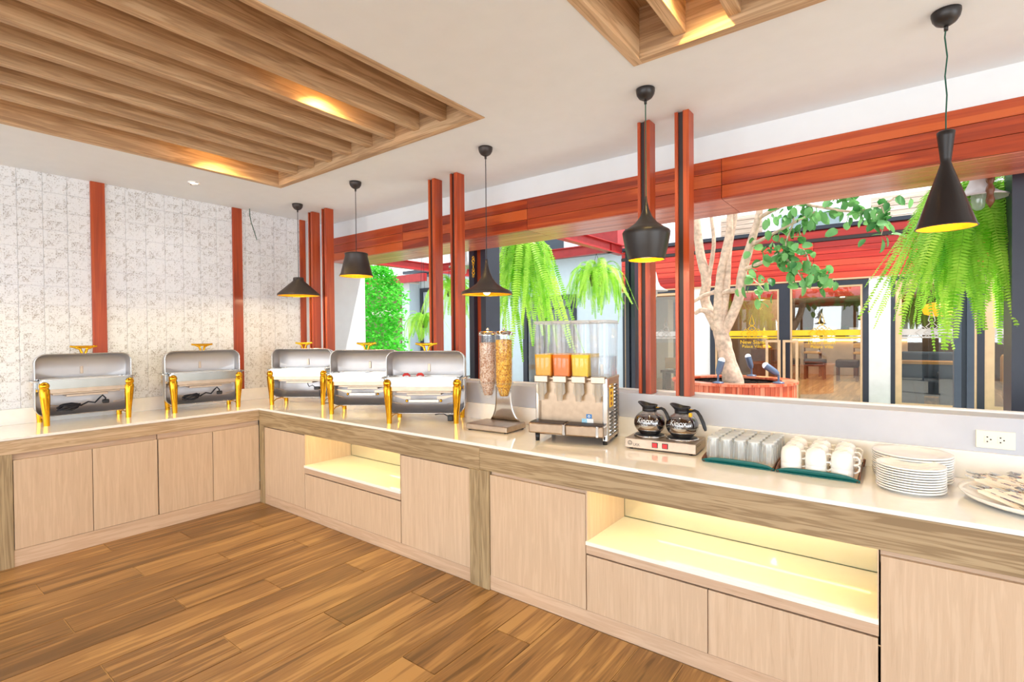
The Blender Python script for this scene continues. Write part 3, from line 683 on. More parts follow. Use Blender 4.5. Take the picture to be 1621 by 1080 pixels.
def cereal(name, c1, c2, c3, scale):
    m, nt, b, o = newmat(name); tc = N(nt, 'ShaderNodeTexCoord'); v = N(nt, 'ShaderNodeTexVoronoi'); v.inputs['Scale'].default_value = scale
    nt.links.new(tc.outputs['Object'], v.inputs['Vector']); s = N(nt, 'ShaderNodeSeparateColor'); nt.links.new(v.outputs['Color'], s.inputs[0])
    r = ramp(nt, [(.1, sc(c1)), (.5, sc(c2)), (.9, sc(c3))]); nt.links.new(s.outputs[0], r.inputs[0]); nt.links.new(r.outputs[0], b.inputs['Base Color']); b.inputs['Roughness'].default_value = .7
    bp = N(nt, 'ShaderNodeBump'); bp.inputs['Strength'].default_value = 1; bp.inputs['Distance'].default_value = .006; nt.links.new(v.outputs['Distance'], bp.inputs['Height']); nt.links.new(bp.outputs[0], b.inputs['Normal']); return m
cm = [cereal('muesli', (186, 130, 96), (224, 190, 164), (246, 228, 214), 150), cereal('corn_flakes', (196, 120, 10), (240, 176, 34), (255, 214, 90), 130)]
for i, s in enumerate((-1, 1)):
    rr = random.Random(i+2); mb = MB(); n = 36
    def rad(z): return .055 if z > .325 else max(.028, .055-(.325-z)*.30)
    rows = []; zs = [.235, .26, .29, .32]+[.34+.02*k for k in range(14 if s < 0 else 15)]
    mb.lathe([(0, zs[0])]+[(rad(z)*rr.uniform(.97, 1.0), z) for z in zs]+[(0, zs[-1]+.006)], (0, 0, 0), n)
    mb.v = [(x+s*.068+rr.uniform(-.001, .001), y+rr.uniform(-.001, .001), z+rr.uniform(-.001, .001)) for x, y, z in mb.v]
    bits = MB()
    for q in range(160):
        a = rr.uniform(0, 2*pi); z = rr.uniform(.24, zs[-1]); r_ = rad(z)+.0005; c = Vector((s*.068+r_*cos(a), r_*sin(a), z)); e = Vector((rr.uniform(-1, 1), rr.uniform(-1, 1), rr.uniform(-1, 1)))*.006; f_ = Vector((rr.uniform(-1, 1), rr.uniform(-1, 1), rr.uniform(-1, 1)))*.005
        bits.add([c-e, c+f_, c+e, c-f_*.6], [(0, 1, 2, 3)])
    mb.add(bits.v, bits.f)
    mat4 = Matrix.Translation((2.475, .42, CT)) @ Matrix.Rotation(radians(4), 4, 'Z')
    o = part('cereal', mb.xf(mat4), cm[i], kind='stuff'); tag(o, 'pale brown muesli filling the left clear tube' if s < 0 else 'golden corn flakes filling the right clear tube', 'cereal')
# ================================================================ JUICE DISPENSER
t = thing('juice_dispenser', 'stainless steel four-bowl chilled juice dispenser with louvred side', 'juice dispenser', (2.902, .271, CT), radians(13.4))
Wd, Dd = .458, .33
part('housing', MB().box(.012, Wd-.03, .045, Dd, .03, .375), 'steelb', t, bevel=.004)
part('corner_post', MB().box(Wd-.032, Wd, .006, .04, .02, .395), 'chrome', t, bevel=.006)
part('corner_post', MB().box(0, .022, .02, .05, .10, .35), 'chrome', t, bevel=.006)
sp = part('side_panel', MB().box(Wd-.03, Wd-.003, .04, Dd, .02, .395), 'steel', t, bevel=.002)
for c in range(2):
    for r_ in range(14):
        if c == 0 and 7 <= r_ <= 12: continue
        y0 = .065+c*.125; z = .060+r_*.0222
        part('louvre', MB().add([(Wd-.004, y0, z), (Wd-.004, y0+.10, z), (Wd+.007, y0+.098, z-.003), (Wd+.007, y0+.002, z-.003), (Wd-.004, y0, z-.013), (Wd-.004, y0+.1, z-.013)], [(0, 1, 2, 3), (3, 2, 5, 4), (0, 3, 4), (1, 5, 2)]), 'chrome', sp)
        part('louvre_slot', MB().box(Wd-.0035, Wd-.002, y0+.004, y0+.096, z-.019, z-.0125), 'black', sp)
st = part('warning_sticker', MB().box(Wd-.003, Wd-.0015, .065, .160, .215, .350), 'yellow', t, label='yellow sticker with dark red symbols')
part('symbol', MB().box(Wd-.0015, Wd-.001, .08, .145, .325, .333).box(Wd-.0015, Wd-.001, .085, .14, .338, .342), 'black', st)
for z in (.225, .255, .288): part('symbol', MB().box(Wd-.0015, Wd-.001, .09, .12, z, z+.02).box(Wd-.0015, Wd-.001, .125, .135, z+.006, z+.010), 'redink', st)
part('deck', MB().box(.0, Wd, .035, Dd, .375, .392), 'steel', t, bevel=.003)
dt = part('drip_tray', MB().box(-.02, .205, -.055, .05, .055, .118), 'steelb', t, bevel=.008)
part('drip_tray', MB().box(.215, Wd-.012, -.055, .05, .052, .116), 'steelb', t, bevel=.008)
part('tray_grille', MB().box(-.012, .20, -.045, .045, .118, .122), 'dark', t); part('tray_grille', MB().box(.222, Wd-.02, -.045, .045, .116, .120), 'dark', t)
for x in (.197, .40): part('tray_end_cap', MB().box(x, x+.018, -.058, -.03, .052, .118), 'chrome', t, bevel=.004)
for x, y in ((.02, .0), (Wd-.02, .02), (.02, Dd-.03), (Wd-.02, Dd-.03)): part('foot', MB().lathe([(0, 0), (.013, 0), (.016, .05), (0, .05)], (x, y, 0), 10), 'black', t)
bw = (Wd+.0)/4; jm = ['juice1', 'juice2', 'juice3', 'water']; jl = ['holding yellow-orange juice', 'holding deep orange juice', 'holding bright yellow juice', 'holding clear water']
for i in range(4):
    x0 = -.012+i*.1185; x1 = x0+.1155
    def shell(z0, z1, ins=0, y0=.02, y1=Dd-.02, taper=.006):
        r = .014; mb = MB(); rws = []
        for z, k in ((z0, taper), (z1, 0)):
            pts = []
            for cx, cy, a0 in ((x1-r-ins-k, y1-r-ins-k, 0), (x0+r+ins+k, y1-r-ins-k, 90), (x0+r+ins+k, y0+r+ins+k, 180), (x1-r-ins-k, y0+r+ins+k, 270)):
                for q in range(4): a = radians(a0+30*q); pts.append((cx+r*cos(a), cy+r*sin(a), z))
            rws.append(pts)
        n = 16; mb.add(rws[0]+rws[1], [(q, (q+1) % n, n+(q+1) % n, n+q) for q in range(n)], True); return mb, n
    sh, n = shell(.395, .725)
    bo = part('bowl', sh, 'tank', t, label='clear bowl '+jl[i])
    sh, n = shell(.720, .738, -.002); sh.add(sh.v[n:2*n], [tuple(range(n))]); part('bowl_lid', sh, 'tanklid', bo)
    part('bowl_rim', MB().tube([(x0, .02, .722), (x1, .02, .722), (x1, Dd-.02, .722), (x0, Dd-.02, .722)], .003, 5, closed=True), 'tanklid', bo)
    sh, n = shell(.397, .530 if i < 3 else .515, .003); sh.add(sh.v[:n], [tuple(range(n))]); sh.add(sh.v[n:2*n], [tuple(range(n))])
    part('drink', sh, jm[i], bo, kind='stuff')
    if i == 3: part('mixing_spout', MB().lathe([(0, .397), (.012, .397), (.010, .47), (0, .472)], ((x0+x1)/2, .10, 0), 12), 'white', bo)
    xc = (x0+x1)/2
    tp = part('tap_cover', MB().box(xc-.043, xc+.043, -.006, .045, .362, .402), 'steel', t, bevel=.003)
    part('tap_lever', MB().prism([(xc-.030, .360), (xc+.030, .360), (xc+.034, .30), (xc+.022, .285), (xc-.022, .285), (xc-.034, .30)], .0, .014, 'y'), 'tap', tp)
    part('tap_spout', MB().lathe([(.016, .25), (.020, .29), (.022, .362)], (xc, .005, 0), 14), 'tap', tp)
    part('tap_pin', MB().sphere((xc+.004, -.008, .352), .006, 8, 6), 'chrome', tp)
st = part('info_sticker', MB().box(.318, .352, .0435, .045, .146, .172), 'bluest', t, label='small blue square sticker'); part('symbol', MB().lathe([(.004, 0), (.008, 0), (.008, .0006), (.004, .0006)], n=12).xf(Matrix.Translation((.335, .0433, .159)) @ Matrix.Rotation(radians(90), 4, 'X')), 'whitest', st)
st = part('info_sticker', MB().box(.290, .322, .0435, .045, .112, .144), 'lblue', t, label='pale blue square sticker'); part('symbol', MB().tube([(.298, .043, .127), (.304, .043, .121), (.314, .043, .135)], .0012, 4), 'whitest', st)
part('info_sticker', MB().box(.322, .362, .0435, .045, .112, .144), 'whitest', t, label='white sticker')
# ================================================================ COFFEE WARMER AND POTS
t = thing('coffee_warmer', 'flat steel two-plate coffee warmer with two red switches', 'coffee warmer', (3.457, .375, CT), radians(5))
part('body', MB().box(0, .392, 0, .235, .008, .062), 'steel', t, bevel=.003)
for x in (.03, .36):
    for y in (.02, .21): part('foot', MB().lathe([(0, 0), (.01, 0), (.01, .009), (0, .009)], (x, y, 0), 10), 'black', t)
for x in (.105, .290):
    hp = part('hot_plate', MB().lathe([(0, .062), (.082, .062), (.084, .067), (.080, .072), (0, .072)], (x, .125, 0), 32), 'black', t)
    part('plate_ring', MB().lathe([(.082, .063), (.089, .063), (.089, .069), (.082, .071)], (x, .125, 0), 32), 'chrome', hp)
for x in (.172, .228):
    s_ = part('rocker_switch', MB().box(x-.0165, x+.0165, -.002, 0, .021, .050), 'black', t, bevel=.001); part('rocker', MB().box(x-.0125, x+.0125, -.005, -.002, .0245, .0465), 'redsw', s_, bevel=.001)
part('lettering', up_text('LKK', .022, .068, -.0006, .028), 'black', t)
lg = MB().tube([(.030+.012*cos(q*pi/8), -.0006, .036+.012*sin(q*pi/8)) for q in range(16)], .0011, 4, closed=True)
lg.tube([(.030+.0085*cos(q*pi/8), -.0006, .036+.0085*sin(q*pi/8)) for q in range(16)], .0006, 4, closed=True)
lg.tube([(.024, -.0006, .032), (.030, -.0006, .043), (.036, -.0006, .032)], .0009, 4, closed=True).tube([(.027, -.0006, .031), (.033, -.0006, .031)], .0009, 4)
part('round_emblem', lg, 'black', t)
for k in range(3): part('vent_hole', MB().box(.392, .3926, .03+k*.03, .045+k*.03, .042, .046), 'black', t)
wm = Matrix.Translation((3.457, .375, CT)) @ Matrix.Rotation(radians(5), 4, 'Z')
def pot(cx, label, tagc, hrot):
    c = wm @ Vector((cx, .125, .073)); t = thing('coffee_pot', label, 'coffee pot', c, 0, 'glass coffee pots on the warmer')
    Rb = .089; cz = .066
    def sp_(z): return math.sqrt(max(Rb*Rb-((z-cz)*1.20)**2, 0))
    part('steel_base', MB().lathe([(0, .0), (.050, .0), (.056, .003)]+[(sp_(z), z) for z in (.012, .022, .034, .046, .058)], n=36), 'chrome', t)
    part('glass_bulb', MB().lathe([(sp_(z), z) for z in (.058, .066, .076, .086, .096, .106, .114, .122, .130)]+[(.038, .138), (.034, .142)], n=36), 'potglass', t)
    part('coffee', MB().lathe([(0, .056)]+[(sp_(z)-.0025, z) for z in (.057, .066, .076, .086, .094, .102)]+[(0, .103)], n=36), 'coffee', t, kind='stuff')
    part('collar', MB().lathe([(.036, .131), (.041, .132), (.041, .150), (.038, .152), (.035, .152), (.035, .134)], n=28), 'black', t)
    def lipf(u, v):
        a = 2*pi*u; k = max(0, cos(a-pi))**3; r = .036+.010*v+.026*k*v; return (r*cos(a), r*sin(a), .148+.022*v+.014*k*v)
    part('pouring_lip', MB().grid(lipf, 28, 5), 'black', t, solid=.003)
    h = part('handle', MB().tube([(.036, 0, .144), (.055, 0, .150), (.078, 0, .156), (.095, 0, .150), (.112, 0, .128), (.128, 0, .096), (.138, 0, .068), (.143, 0, .052)], [.007, .007, .008, .009, .0095, .0105, .010, .006], 10), 'black', t)
    part('handle_insert', MB().box(.045, .076, -.004, .004, .156, .161), 'gold', h, bevel=.001)
    if tagc: part('orange_tab', MB().box(.048, .062, -.012, .004, .118, .14), 'yellow', t, bevel=.002)
    # lettering wrapped on the bulb, facing the camera
    mb = textmesh('Kinox', .040)
    face = -pi/2+.05-hrot
    def wrap(v, z0, sz=1.0):
        a = face+v[0]/.088; z = z0+v[1]; r = sp_(z)+.0008; return (r*cos(a), r*sin(a), z)
    mb.v = [wrap(v, .086) for v in mb.v]; part('lettering', mb, 'whiteink', t, recenter=True)
    mb = textmesh('GOLD', .014); mb.v = [wrap(v, .060) for v in mb.v]; part('small_lettering', mb, 'whiteink', t)
    t.rotation_euler = (0, 0, hrot); return t
pot(.105, 'left glass coffee pot with black handle on the warmer', False, radians(-12))
pot(.290, 'right glass coffee pot with an orange tab under its handle', True, radians(-14))
# cable behind the warmer
tag(part('warmer_cable', MB().tube([(3.42, .55, CT+.03), (3.41, .52, CT+.008), (3.43, .50, CT+.005), (3.45, .56, CT+.006), (3.44, .62, CT+.01)], .004, 6), 'cord'), 'short black cable between juice dispenser and coffee warmer', 'cable')
# ================================================================ TRAYS, GLASSES, CUPS
def traymake(x0, x1, y0, y1, label):
    t = thing('serving_tray', label, 'tray', (x0, y0, CT)); w_, d = x1-x0, y1-y0
    part('tray_bed', MB().box(.012, w_-.012, .012, d-.012, .006, .012), 'traytop', t)
    def fr_(u, v):      # long front lip: high in the middle, low at the ends
        x = u*w_; h = .010+.020*(1-(2*u-1)**4); return (x, .012-.014*v, .002+h*v)
    part('front_lip', MB().grid(fr_, 18, 2), 'teal', t, solid=.004)
    part('rear_lip', MB().grid(lambda u, v: (u*w_, d-.012+.014*v, .002+(.010+.020*(1-(2*u-1)**4))*v), 18, 2), 'teal', t, solid=.004)
    for s in (0, 1):
        def sd_(u, v, s=s):
            h = .014+.026*math.exp(-((u-.5)/.16)**2)*0+.020*(1-(2*u-1)**4); return ((w_-.012+.012*v) if s else (.012-.012*v), u*d, .003+h*v)
        part('end_lip', MB().grid(sd_, 18, 2), 'chairw', t, solid=.004)
        x = w_+.002 if s else -.002
        part('grip', MB().tube([(x*.99, d*.70, .02), (x, d*.72, .040), (x, d*.80, .046), (x, d*.88, .040), (x*.99, d*.90, .02)], .005, 6), 'chairw', t)
    part('underside', MB().box(.004, w_-.004, .004, d-.004, 0, .006), 'teal', t, bevel=.002)
    return t
traymake(3.905, 4.238, .318, .680, 'teal-edged tray crowded with upturned tumblers')
traymake(4.246, 4.574, .312, .680, 'teal-edged tray holding stacks of white cups')
def glassmake(label):
    t = thing('tumbler', label, 'glass', group='upturned tumblers on the left tray')
    part('wall', MB().lathe([(.0305, 0), (.0315, .002), (.0300, .05), (.0280, .098), (.0262, .108)], n=14), 'tumbler', t)
    part('thick_base', MB().lathe([(0, .098), (.0265, .098), (.0275, .104), (.0255, .111), (.018, .1105), (.012, .108), (0, .108)], n=14), tumbase, t)
    for k in range(7):
        a = 2*pi*k/7; part('flute', MB().tube([(.0312*cos(a), .0312*sin(a), .012), (.0293*cos(a), .0293*sin(a), .09)], .0014, 4, caps=False), tumbase, t)
    return t
tumbase = glass('tumbler_base_glass', (.97, .99, .96), .9, .2, .12, .72)
cw = ['leftmost', 'second from left', 'middle', 'second from right', 'rightmost']; rw = ['front', 'second', 'third', 'fourth', 'rear']
g0 = glassmake('x'); tr = treeof(g0); first = True
for i in range(5):
    for j in range(5):
        x = 3.944+.0645*i; y = .382+.0640*j; lab = 'clear upturned tumbler, %s in the %s row of the left tray' % (cw[i], rw[j])
        if first: g0.location = (x, y, CT+.0125); g0['label'] = lab; first = False
        else: dup(g0, (x, y, CT+.0125), R.uniform(0, 1), lab, tree=tr)
def cupmake(label):
    t = thing('coffee_cup', label, 'cup', group='white cups stacked upside down')
    part('bowl', MB().lathe([(.0435, 0), (.0445, .002), (.0440, .02), (.0420, .045), (.037, .064), (.026, .074), (.022, .0745), (.022, .078), (.019, .078), (.019, .0745), (0, .074)], n=28), 'white', t)
    part('handle', MB().tube([(.040, 0, .052), (.056, 0, .054), (.066, 0, .042), (.064, 0, .026), (.052, 0, .016), (.043, 0, .016)], .0042, 8), 'white', t); return t
c0 = cupmake('x'); tr = treeof(c0); first = True
rown = ['front', 'middle', 'rear']; coln = ['left', 'centre', 'right']
for j in range(3):
    for i in range(3):
        for k in range(2):
            x = 4.302+.101*i; y = .372+.108*j; z = CT+.0125+.034*k; lab = 'white %s cup of the %s stack in the %s row on the cup tray' % (['lower', 'upper'][k], coln[i], rown[j])
            if first: c0.location = (x, y, z); c0.rotation_euler = (0, 0, .1); c0['label'] = lab; first = False
            else: dup(c0, (x, y, z), R.uniform(-.25, .35), lab, tree=tr)
# ================================================================ PLATES
def platemake(r):
    t = thing('dinner_plate', 'x', 'plate')
    p = [(0, .002), (r*.60, .002), (r*.62, 0), (r*.66, 0), (r*.68, .003), (r*.82, .007), (r, .0150), (r*1.004, .0165), (r, .0180), (r*.84, .0105), (r*.68, .006), (r*.60, .0045), (0, .0045)]
    me = MB().lathe(p, n=56); part('dish', me, 'white', t); return t
def mkplate(r, name='dinner_plate'):
    o = part(name, MB().lathe([(0, .002), (r*.60, .002), (r*.62, 0), (r*.66, 0), (r*.68, .003), (r*.82, .007), (r*.99, .0115), (r*1.006, .0125), (r*1.006, .0175), (r*.985, .0185), (r*.84, .0125), (r*.68, .007), (r*.60, .0045), (0, .0045)], n=64), 'white'); return o
ordn = ['lowest', 'second lowest', 'third lowest', 'fourth lowest', 'fifth lowest', 'sixth lowest', 'seventh lowest', 'eighth lowest', 'ninth lowest', 'tenth lowest', 'eleventh lowest', 'topmost']
for nm, c, r, n, what in (('small', (4.745, .335), .116, 10, 'smaller white plate of the front stack'), ('large', (4.752, .545), .143, 11, 'larger white plate of the rear stack')):
    p0 = mkplate(r); g = 'white plates in the %s stack' % ('front' if nm == 'small' else 'rear')
    for k in range(n):
        o = p0 if k == 0 else p0.copy()
        if k: COL.objects.link(o)
        o.location = (c[0]+R.uniform(-.001, .001), c[1]+R.uniform(-.001, .001), CT+.0102*k)
        tag(o, what+', '+(ordn[k] if k < n-1 else 'topmost')+' in the pile', 'plate', g)
# ================================================================ PLATTER WITH WRAPPED CUTLERY
pc = Vector((5.13, .355, CT)); ra, rb = .235, .255
def oval(prof, n=64):
    mb = MB(); vs = []; fs = []
    for r, z in prof: vs += [(ra*r*cos(2*pi*i/n), rb*r*sin(2*pi*i/n), z) for i in range(n)]
    for j in range(len(prof)-1):
        for i in range(n): fs.append((j*n+i, j*n+(i+1) % n, (j+1)*n+(i+1) % n, (j+1)*n+i))
    fs.append(tuple(range(n))); fs.append(tuple(range((len(prof)-1)*n, len(prof)*n))); return mb.add(vs, fs, True)
o = part('serving_platter', oval([(.55, 0), (.6, 0), (.8, .006), (.95, .02), (1.0, .034), (1.0, .037), (.93, .026), (.8, .014), (.6, .009)]), 'white'); o.location = pc; tag(o, 'large white oval platter under the wrapped cutlery at the right edge', 'platter')
fork_me = None
def forkmesh(kind):
    mb = MB()
    mb.add([(0, -.004, 0), (.10, -.003, 0), (.10, .003, 0), (0, .004, 0), (0, -.004, .002), (.10, -.003, .002), (.10, .003, .002), (0, .004, .002)], [(0, 3, 2, 1), (4, 5, 6, 7), (0, 1, 5, 4), (1, 2, 6, 5), (2, 3, 7, 6), (3, 0, 4, 7)])
    if kind == 'fork':
        mb.prism([(.10, -.003), (.118, -.012), (.135, -.0125), (.135, .0125), (.118, .012), (.10, .003)], .0, .002)
        for k in range(4): y = -.0125+.0077*k; mb.box(.135, .175, y, y+.0028, .0005, .0025)
    elif kind == 'spoon':
        mb.grid(lambda u, v: (.10+.065*u, (v-.5)*.034*math.sqrt(max(0, 1-(2*u-1)**2)), -.004*(1-(2*v-1)**2)*math.sqrt(max(0, 1-(2*u-1)**2))+.003), 8, 6)
    else: mb.prism([(.09, -.004), (.17, -.009), (.185, .002), (.17, .008), (.09, .004)], 0, .0015)
    return mb
fm = {k: mesh(k, forkmesh(k), M['chrome']) for k in ('fork', 'spoon', 'knife')}
def wrapmesh():
    mb = MB(); w0, w1 = .022, .040
    mb.add([(-.095, -w0/2, 0), (.06, -w1/2, 0), (.06, w1/2, 0), (-.095, w0/2, 0), (-.095, -w0/2, .006), (0, -w1*.46, .012), (.064, -w1/2, .010), (.052, 0, .013), (.066, w1/2, .009), (0, w1*.44, .011), (-.095, w0/2, .006)],
           [(0, 3, 2, 1), (4, 5, 9, 10), (5, 6, 7, 8, 9), (0, 1, 6, 5, 4), (3, 10, 9, 8, 2), (1, 2, 8, 7, 6), (0, 4, 10, 3)]); return mb
wrm = mesh('napkin_sleeve', wrapmesh(), M['napkin'])
ink = MB()
for q, (x0_, y_) in enumerate([(-.035, -.006), (-.028, .001), (.02, -.004)]):
    ink.tube([(x0_+.004*k, y_+.0018*(k % 2), .0128) for k in range(9 if q < 2 else 5)], .0009, 3)
inkm = mesh('printed_script', ink, M['ink'])
rr = random.Random(9)
rowname = ['front', 'middle', 'rear']
for row, (tx, ty, n) in enumerate([(4.905, .285, 12), (4.90, .415, 12), (4.915, .53, 12)]):
    for i in range(n):
        px_, py_ = tx+.026*i+rr.uniform(-.004, .004), ty+.0165*i*(.55 if row else .35)+rr.uniform(-.01, .01)
        ang = radians(150-i*1.6+rr.uniform(-8, 8)); cx_, cy_ = px_+.12*cos(ang)*-1, py_-.12*sin(ang)
        zz = .030+.010*(i % 2)+(.018 if row == 1 else .006)
        t = thing('cutlery_packet', 'cutlery in printed paper sleeve, number %s from left, %s row on the platter' % (['one', 'two', 'three', 'four', 'five', 'six', 'seven', 'eight', 'nine', 'ten', 'eleven', 'twelve'][i], rowname[row]), 'cutlery', (cx_, cy_, pc.z+zz), ang, 'paper-wrapped cutlery on the platter')
        t.rotation_euler = (rr.uniform(-.15, .15), radians(-9+rr.uniform(-4, 4)), ang)
        for nm, me_ in (('napkin_sleeve', wrm), ('printed_script', inkm)):
            o = bpy.data.objects.new(nm, me_); COL.objects.link(o); o.parent = t
        for kd, dy, dz, dr in (('fork', -.006, .005, .05), (('spoon' if i % 3 else 'knife'), .007, .006, -.07)):
            o = bpy.data.objects.new(kd, fm[kd]); COL.objects.link(o); o.parent = t; o.location = (-.078, dy, dz); o.rotation_euler = (0, 0, dr)
# ================================================================ COURTYARD
FY = 9.9
gnd = struct('floor_courtyard', MB().box(-16, 14, .88, FY+.1, -.14, -.008), 'grout')
pm = {}
def slab(x0, x1, y0, y1):
    k = (round(x1-x0, 2), round(y1-y0, 2))
    if k not in pm: pm[k] = mesh('paving_slab', MB().box(-(x1-x0)/2+.004, (x1-x0)/2-.004, -(y1-y0)/2+.004, (y1-y0)/2-.004, 0, .012), M['paving'])
    o = bpy.data.objects.new('paving_slab', pm[k]); COL.objects.link(o); o.location = ((x0+x1)/2-gnd.location.x, (y0+y1)/2-gnd.location.y, -.012-gnd.location.z); o.parent = gnd
for i in range(-8, 8):
    for j in range(9): slab(i*1.0, i*1.0+1.0, .92+j*.88, .92+(j+1)*.88)
struct('floor_surround', MB().box(-60, 60, -60, -6.5, -.14, -.02).box(9, 60, -6.5, .88, -.14, -.02).box(-60, -.9, -6.5, .88, -.14, -.02).box(-60, -16, .88, 60, -.14, -.02).box(14, 60, .88, 60, -.14, -.02), 'paving')
# lawn strip before the facade
lw = MB().box(3.9, 9.0, 8.85, 9.75, -.008, .015); rr = random.Random(3)
for q in range(5200):
    x, y = rr.uniform(3.9, 9.0), rr.uniform(8.85, 9.75); h = rr.uniform(.03, .07); a = rr.uniform(0, pi); dx, dy = .006*cos(a), .006*sin(a)
    lw.add([(x-dx, y-dy, .01), (x+dx, y+dy, .01), (x+rr.uniform(-.02, .02), y+rr.uniform(-.02, .02), h)], [(0, 1, 2)])
tag(part('lawn', lw, 'grass', kind='stuff', fix=False), 'strip of bright green lawn in front of the far windows', 'grass')
# ---- lobby building behind the courtyard
def wb(name, *bs, mat='pure'):
    mb = MB()
    for b in bs: mb.box(*b)
    return struct(name, mb, mat)
wb('wall_facade', (.62, 1.20, FY, FY+.3, 0, 2.62), mat='pure')
wb('wall_pillar', (4.215, 4.56, FY-.03, FY+.3, 0, 2.585), mat='marble')
t = thing('downlight', 'recessed light over the white marble pillar', 'downlight', (4.39, FY-.13, 2.555)); part('rim', MB().lathe([(.03, 0), (.05, 0), (.05, .015), (.03, .015)], n=16), 'white', t); part('lens', MB().lathe([(0, .006), (.03, .006)], n=16), 'downl', t)
spot('pillar_light', (4.39, FY-.15, 2.53), 25, (1, .8, .5), 110, .6, .03)
hd = wb('wall_above_doors', (-1.0, 9.0, FY+.02, FY+.3, 2.585, 3.72), mat='redstl')
for r in range(6):
    z = 2.605+r*.128
    for a, b in ((-1.0, 1.42), (1.42, 3.28), (3.28, 5.15), (5.15, 7.0), (7.0, 9.0)):
        part('facade_board', MB().box(a+.003, b-.003, FY-.045, FY+.02, z, z+.122), 'redb', hd, bevel=.004)
part('facade_board', MB().box(-1, 9, FY-.03, FY+.02, 3.45, 3.60), 'redb', hd, bevel=.004)
part('dark_batten', MB().box(-1, 9, FY-.06, FY+.02, 3.375, 3.445), 'dark', hd)  # dark trim strip between the red boards
part('coping', MB().box(-1, 9, FY-.09, FY+.3, 3.625, 3.70), 'navy', hd)
part('timber_edge', MB().box(-1, 9, FY-.05, FY+.02, 2.572, 2.602), 'beige', hd)
# upper storey
up_ = wb('wall_upper', (-6, 9.5, 11.2, 11.4, 3.3, 4.35), (-1.0, 9.5, FY+.3, 11.2, 3.3, 3.62), mat='pure')
for a, b in ((1.1, 2.05), (4.2, 5.55), (6.2, 7.2)):
    for r in range(9): part('siding_board', MB().box(a, b, 11.16, 11.2, 3.42+r*.11, 3.52+r*.11), 'siding', up_, bevel=.004)
for n, (a, b) in enumerate(((2.4, 3.7), (5.7, 6.1))):
    o = part('upper_window', MB().box(a, b, 11.15, 11.2, 3.5, 4.3), 'paleb', up_); part('pane', MB().box(a+.06, b-.06, 11.14, 11.15, 3.56, 4.24), 'glass', o)
# ---- doors and windows
def framed(name, label, x0, x1, z0, z1, fr='navy', inner='beige', fw_=.10, iw=.07, y=FY, film='greyfilm', logo=None, text=False, fz=1.43, kind='structure', glassy=True):
    o = struct(name, MB().box(x0, x0+fw_, y-.04, y+.08, z0, z1).box(x1-fw_, x1, y-.04, y+.08, z0, z1).box(x0+fw_, x1-fw_, y-.04, y+.08, z1-fw_, z1).box(x0+fw_, x1-fw_, y-.04, y+.08, z0, z0+.06), fr)
    a, b, c, d = x0+fw_, x1-fw_, z0+.06, z1-fw_
    if inner: part('inner_frame', MB().box(a, a+iw, y-.03, y+.05, c, d).box(b-iw, b, y-.03, y+.05, c, d).box(a+iw, b-iw, y-.03, y+.05, d-iw, d).box(a+iw, b-iw, y-.03, y+.05, c, c+iw), inner, o); a += iw; b -= iw; c += iw; d -= iw
    g = part('glass_pane', MB().box(a, b, y, y+.008, c, d), 'glass', o)
    if film:
        f_ = part('film_band', MB().box(a, b, y-.004, y-.001, fz+.02, fz+.135).box(a, b, y-.004, y-.001, fz-.035, fz-.005), film, o)
    if logo is not None:
        cx, cz = logo; mb = MB(); q = .17
        def dia(x, z, r, th=.009): mb.tube([(x-r, y-.008, z), (x, y-.008, z+r), (x+r, y-.008, z), (x, y-.008, z-r)], th, 4, closed=True)
        for dx in (-q*.75, 0, q*.75): dia(cx+dx, cz, q*.62)
        dia(cx-q*.38, cz+.0, q*.3, .006); dia(cx+q*.38, cz, q*.3, .006); dia(cx, cz+q*.62, q*.5)
        mb.tube([(cx-.05, y-.008, cz+.22), (cx, y-.008, cz+.42), (cx+.05, y-.008, cz+.22), (cx, y-.008, cz+.15)], .008, 4, closed=True)
        part('diamond_emblem', mb, film or 'greyfilm', o)
        if text:
            part('lettering', up_text('New Siam', .12, cx, y-.006, cz-.19), film, o); part('lettering', up_text('Palace Ville', .09, cx, y-.006, cz-.285), film, o)
    return o
framed('door_1', '', 1.20, 2.745, 0, 2.56, inner='beige', iw=.035, fw_=.11, film='goldfilm', logo=(2.09, 1.50), text=True)
framed('door_2', '', 2.745, 4.215, 0, 2.56, inner='beige', iw=.035, fw_=.10, film='goldfilm', logo=(3.42, 1.50), text=True)
pl = thing('door_pull', 'pair of tall beige timber pull frames on the glass entrance doors', 'door handle', (2.7, FY-.10, 0))
for a, b in ((-.31, -.02), (.02, .31)):
    part('pull_frame', MB().box(a, a+.05, -.04, 0, .03, 1.36).box(b-.05, b, -.04, 0, .03, 1.36).box(a+.05, b-.05, -.04, 0, 1.31, 1.36).box(a+.05, b-.05, -.04, 0, .03, .08), 'beige', pl, bevel=.003)
for a in (-.16, .13): part('mount', MB().box(a, a+.03, 0, .06, 1.32, 1.35).box(a, a+.03, 0, .06, .04, .07), 'black', pl)
framed('window_1', '', 4.56, 5.86, .0, 2.56, iw=.10, fw_=.07, film='greyfilm', logo=(5.17, 1.50))
framed('window_2', '', 5.86, 7.3, .0, 2.56, iw=.13, fw_=.03, film='greyfilm', logo=(6.3, 1.35))
framed('window_3', '', 7.3, 9.0, .0, 2.56, iw=.10, fw_=.07, film='greyfilm', logo=(8.1, 1.50))
framed('window_4', '', -.98, .64, .0, 2.56, iw=.06, fw_=.06, film='greyfilm', logo=(.15, 1.50))
